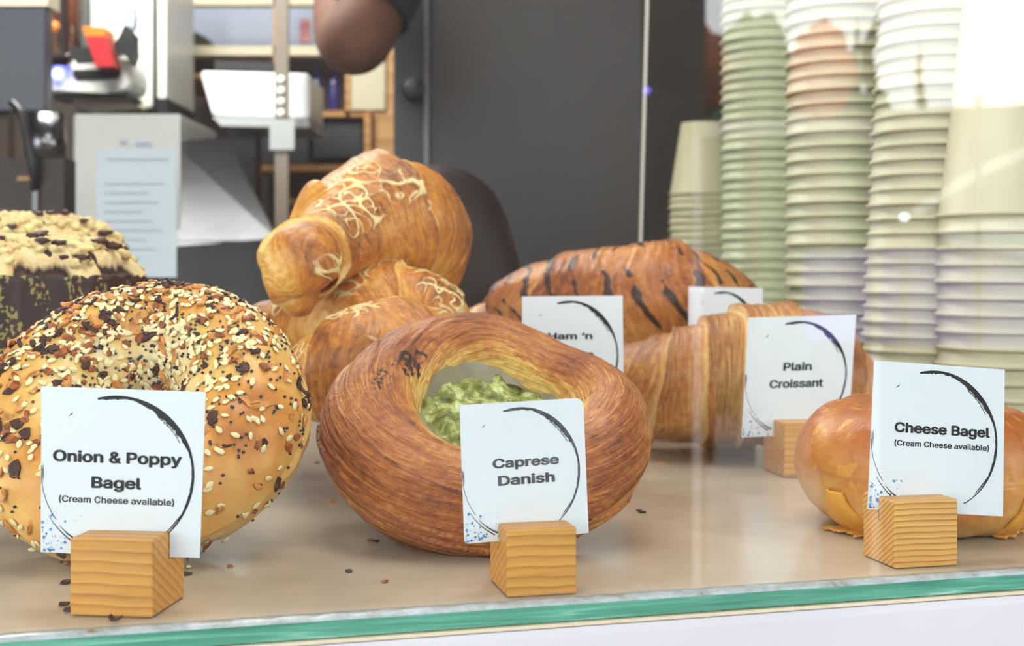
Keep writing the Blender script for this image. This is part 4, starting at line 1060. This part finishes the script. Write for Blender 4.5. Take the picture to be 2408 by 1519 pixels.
cpoly([(1890, 590), (2205, 580), (2320, 590), (2420, 606), (2620, 618), (2620, 830), (1890, 800)], 4.24, 1.2, 'body', plain('lilac_haze_body', (140, 130, 210), .35))  # lilac colour puts a purple haze into the pane reflection

cpoly([(1930, 800), (2620, 830), (2620, 1580), (1930, 1580)], 4.26, 1.1, 'dark_reflect_panel', M['facade'])  # dark panel added below the body to end the lilac reflection
# red and blue lamps
def lamp(px, py, D, r_, c, e, label):
    p = mirrored(px, py, D); o = link('street_lamp', blob(p, (r_, r_, r_), 0, 0, 2), plain('lamp_'+label.split()[1], c, .4, emit=e), None, p); tag(o, label, 'lamp')
    link('pole', lathe([(0, -1.12), (.006, -1.12), (.006, p.z-r_*.8), (0, p.z-r_*.8)], (p.x, p.y, 0), 8), M['black'], o)
lamp(2303, 230, 3.6, .012, (255, 90, 110), 9, 'small red signal lamp reflected at upper right')
lamp(1522, 213, 3.6, .009, (120, 110, 255), 9, 'small violet signal lamp reflected by the upright glass edge')
lamp(2128, 511, 3.6, .011, (235, 250, 255), 12, 'small white lamp reflected below the car roof')
lamp(1640, 681, 3.2, .012, (250, 235, 255), 30, 'small dazzling lamp reflected over the rearmost card')

# ------------------------------------------------------------------ light
w = bpy.data.worlds.new('sky'); sc.world = w; w.use_nodes = True; t = w.node_tree; L = t.links.new
bg = t.nodes['Background']; tc = node(t, 'ShaderNodeTexCoord'); sx = node(t, 'ShaderNodeSeparateXYZ'); L(tc.outputs['Generated'], sx.inputs[0])
r = ramp(t, [(0, (150, 146, 140)), (.48, (200, 200, 200)), (.52, (250, 250, 252)), (1, (226, 236, 255))])
mr = node(t, 'ShaderNodeMapRange'); mr.inputs[1].default_value = -1; mr.inputs[2].default_value = 1; L(sx.outputs['Z'], mr.inputs[0]); L(mr.outputs[0], r.inputs['Fac']); L(r.outputs['Color'], bg.inputs['Color'])
bg.inputs['Strength'].default_value = 4.6
def area(name, loc, size, power, col, rot=(0, 0, 0)):
    l = bpy.data.lights.new(name, 'AREA'); l.energy = power; l.size = size; l.color = col; o = bpy.data.objects.new(name, l); COL.objects.link(o); o.location = loc; o.rotation_euler = rot
area('case_light', (.05, .75, .9), .5, 5, (1, .95, .88), (R(-8), 0, 0))
area('machine_fill', (-.62, 1.75, .95), .35, 13, (1, .97, .93), (R(25), 0, 0))  # added fill lamp, brightens the white machine panels
area('room_light', (-.5, 1.9, 1.2), .8, 10, (1, .95, .9), (0, 0, 0))

sc.view_settings.view_transform = 'Standard'; sc.view_settings.look = 'None'; sc.view_settings.gamma = 1; sc.view_settings.use_curve_mapping = False
sc.view_settings.exposure = VIEW_EXPOSURE
sc.cycles.use_denoising = True; sc.cycles.max_bounces = 5; sc.cycles.diffuse_bounces = 2; sc.cycles.glossy_bounces = 3; sc.cycles.transparent_max_bounces = 10
sc.cycles.use_adaptive_sampling = True; sc.cycles.adaptive_threshold = .08; sc.cycles.adaptive_min_samples = 12; sc.cycles.use_light_tree = False; sc.cycles.sample_clamp_indirect = 6
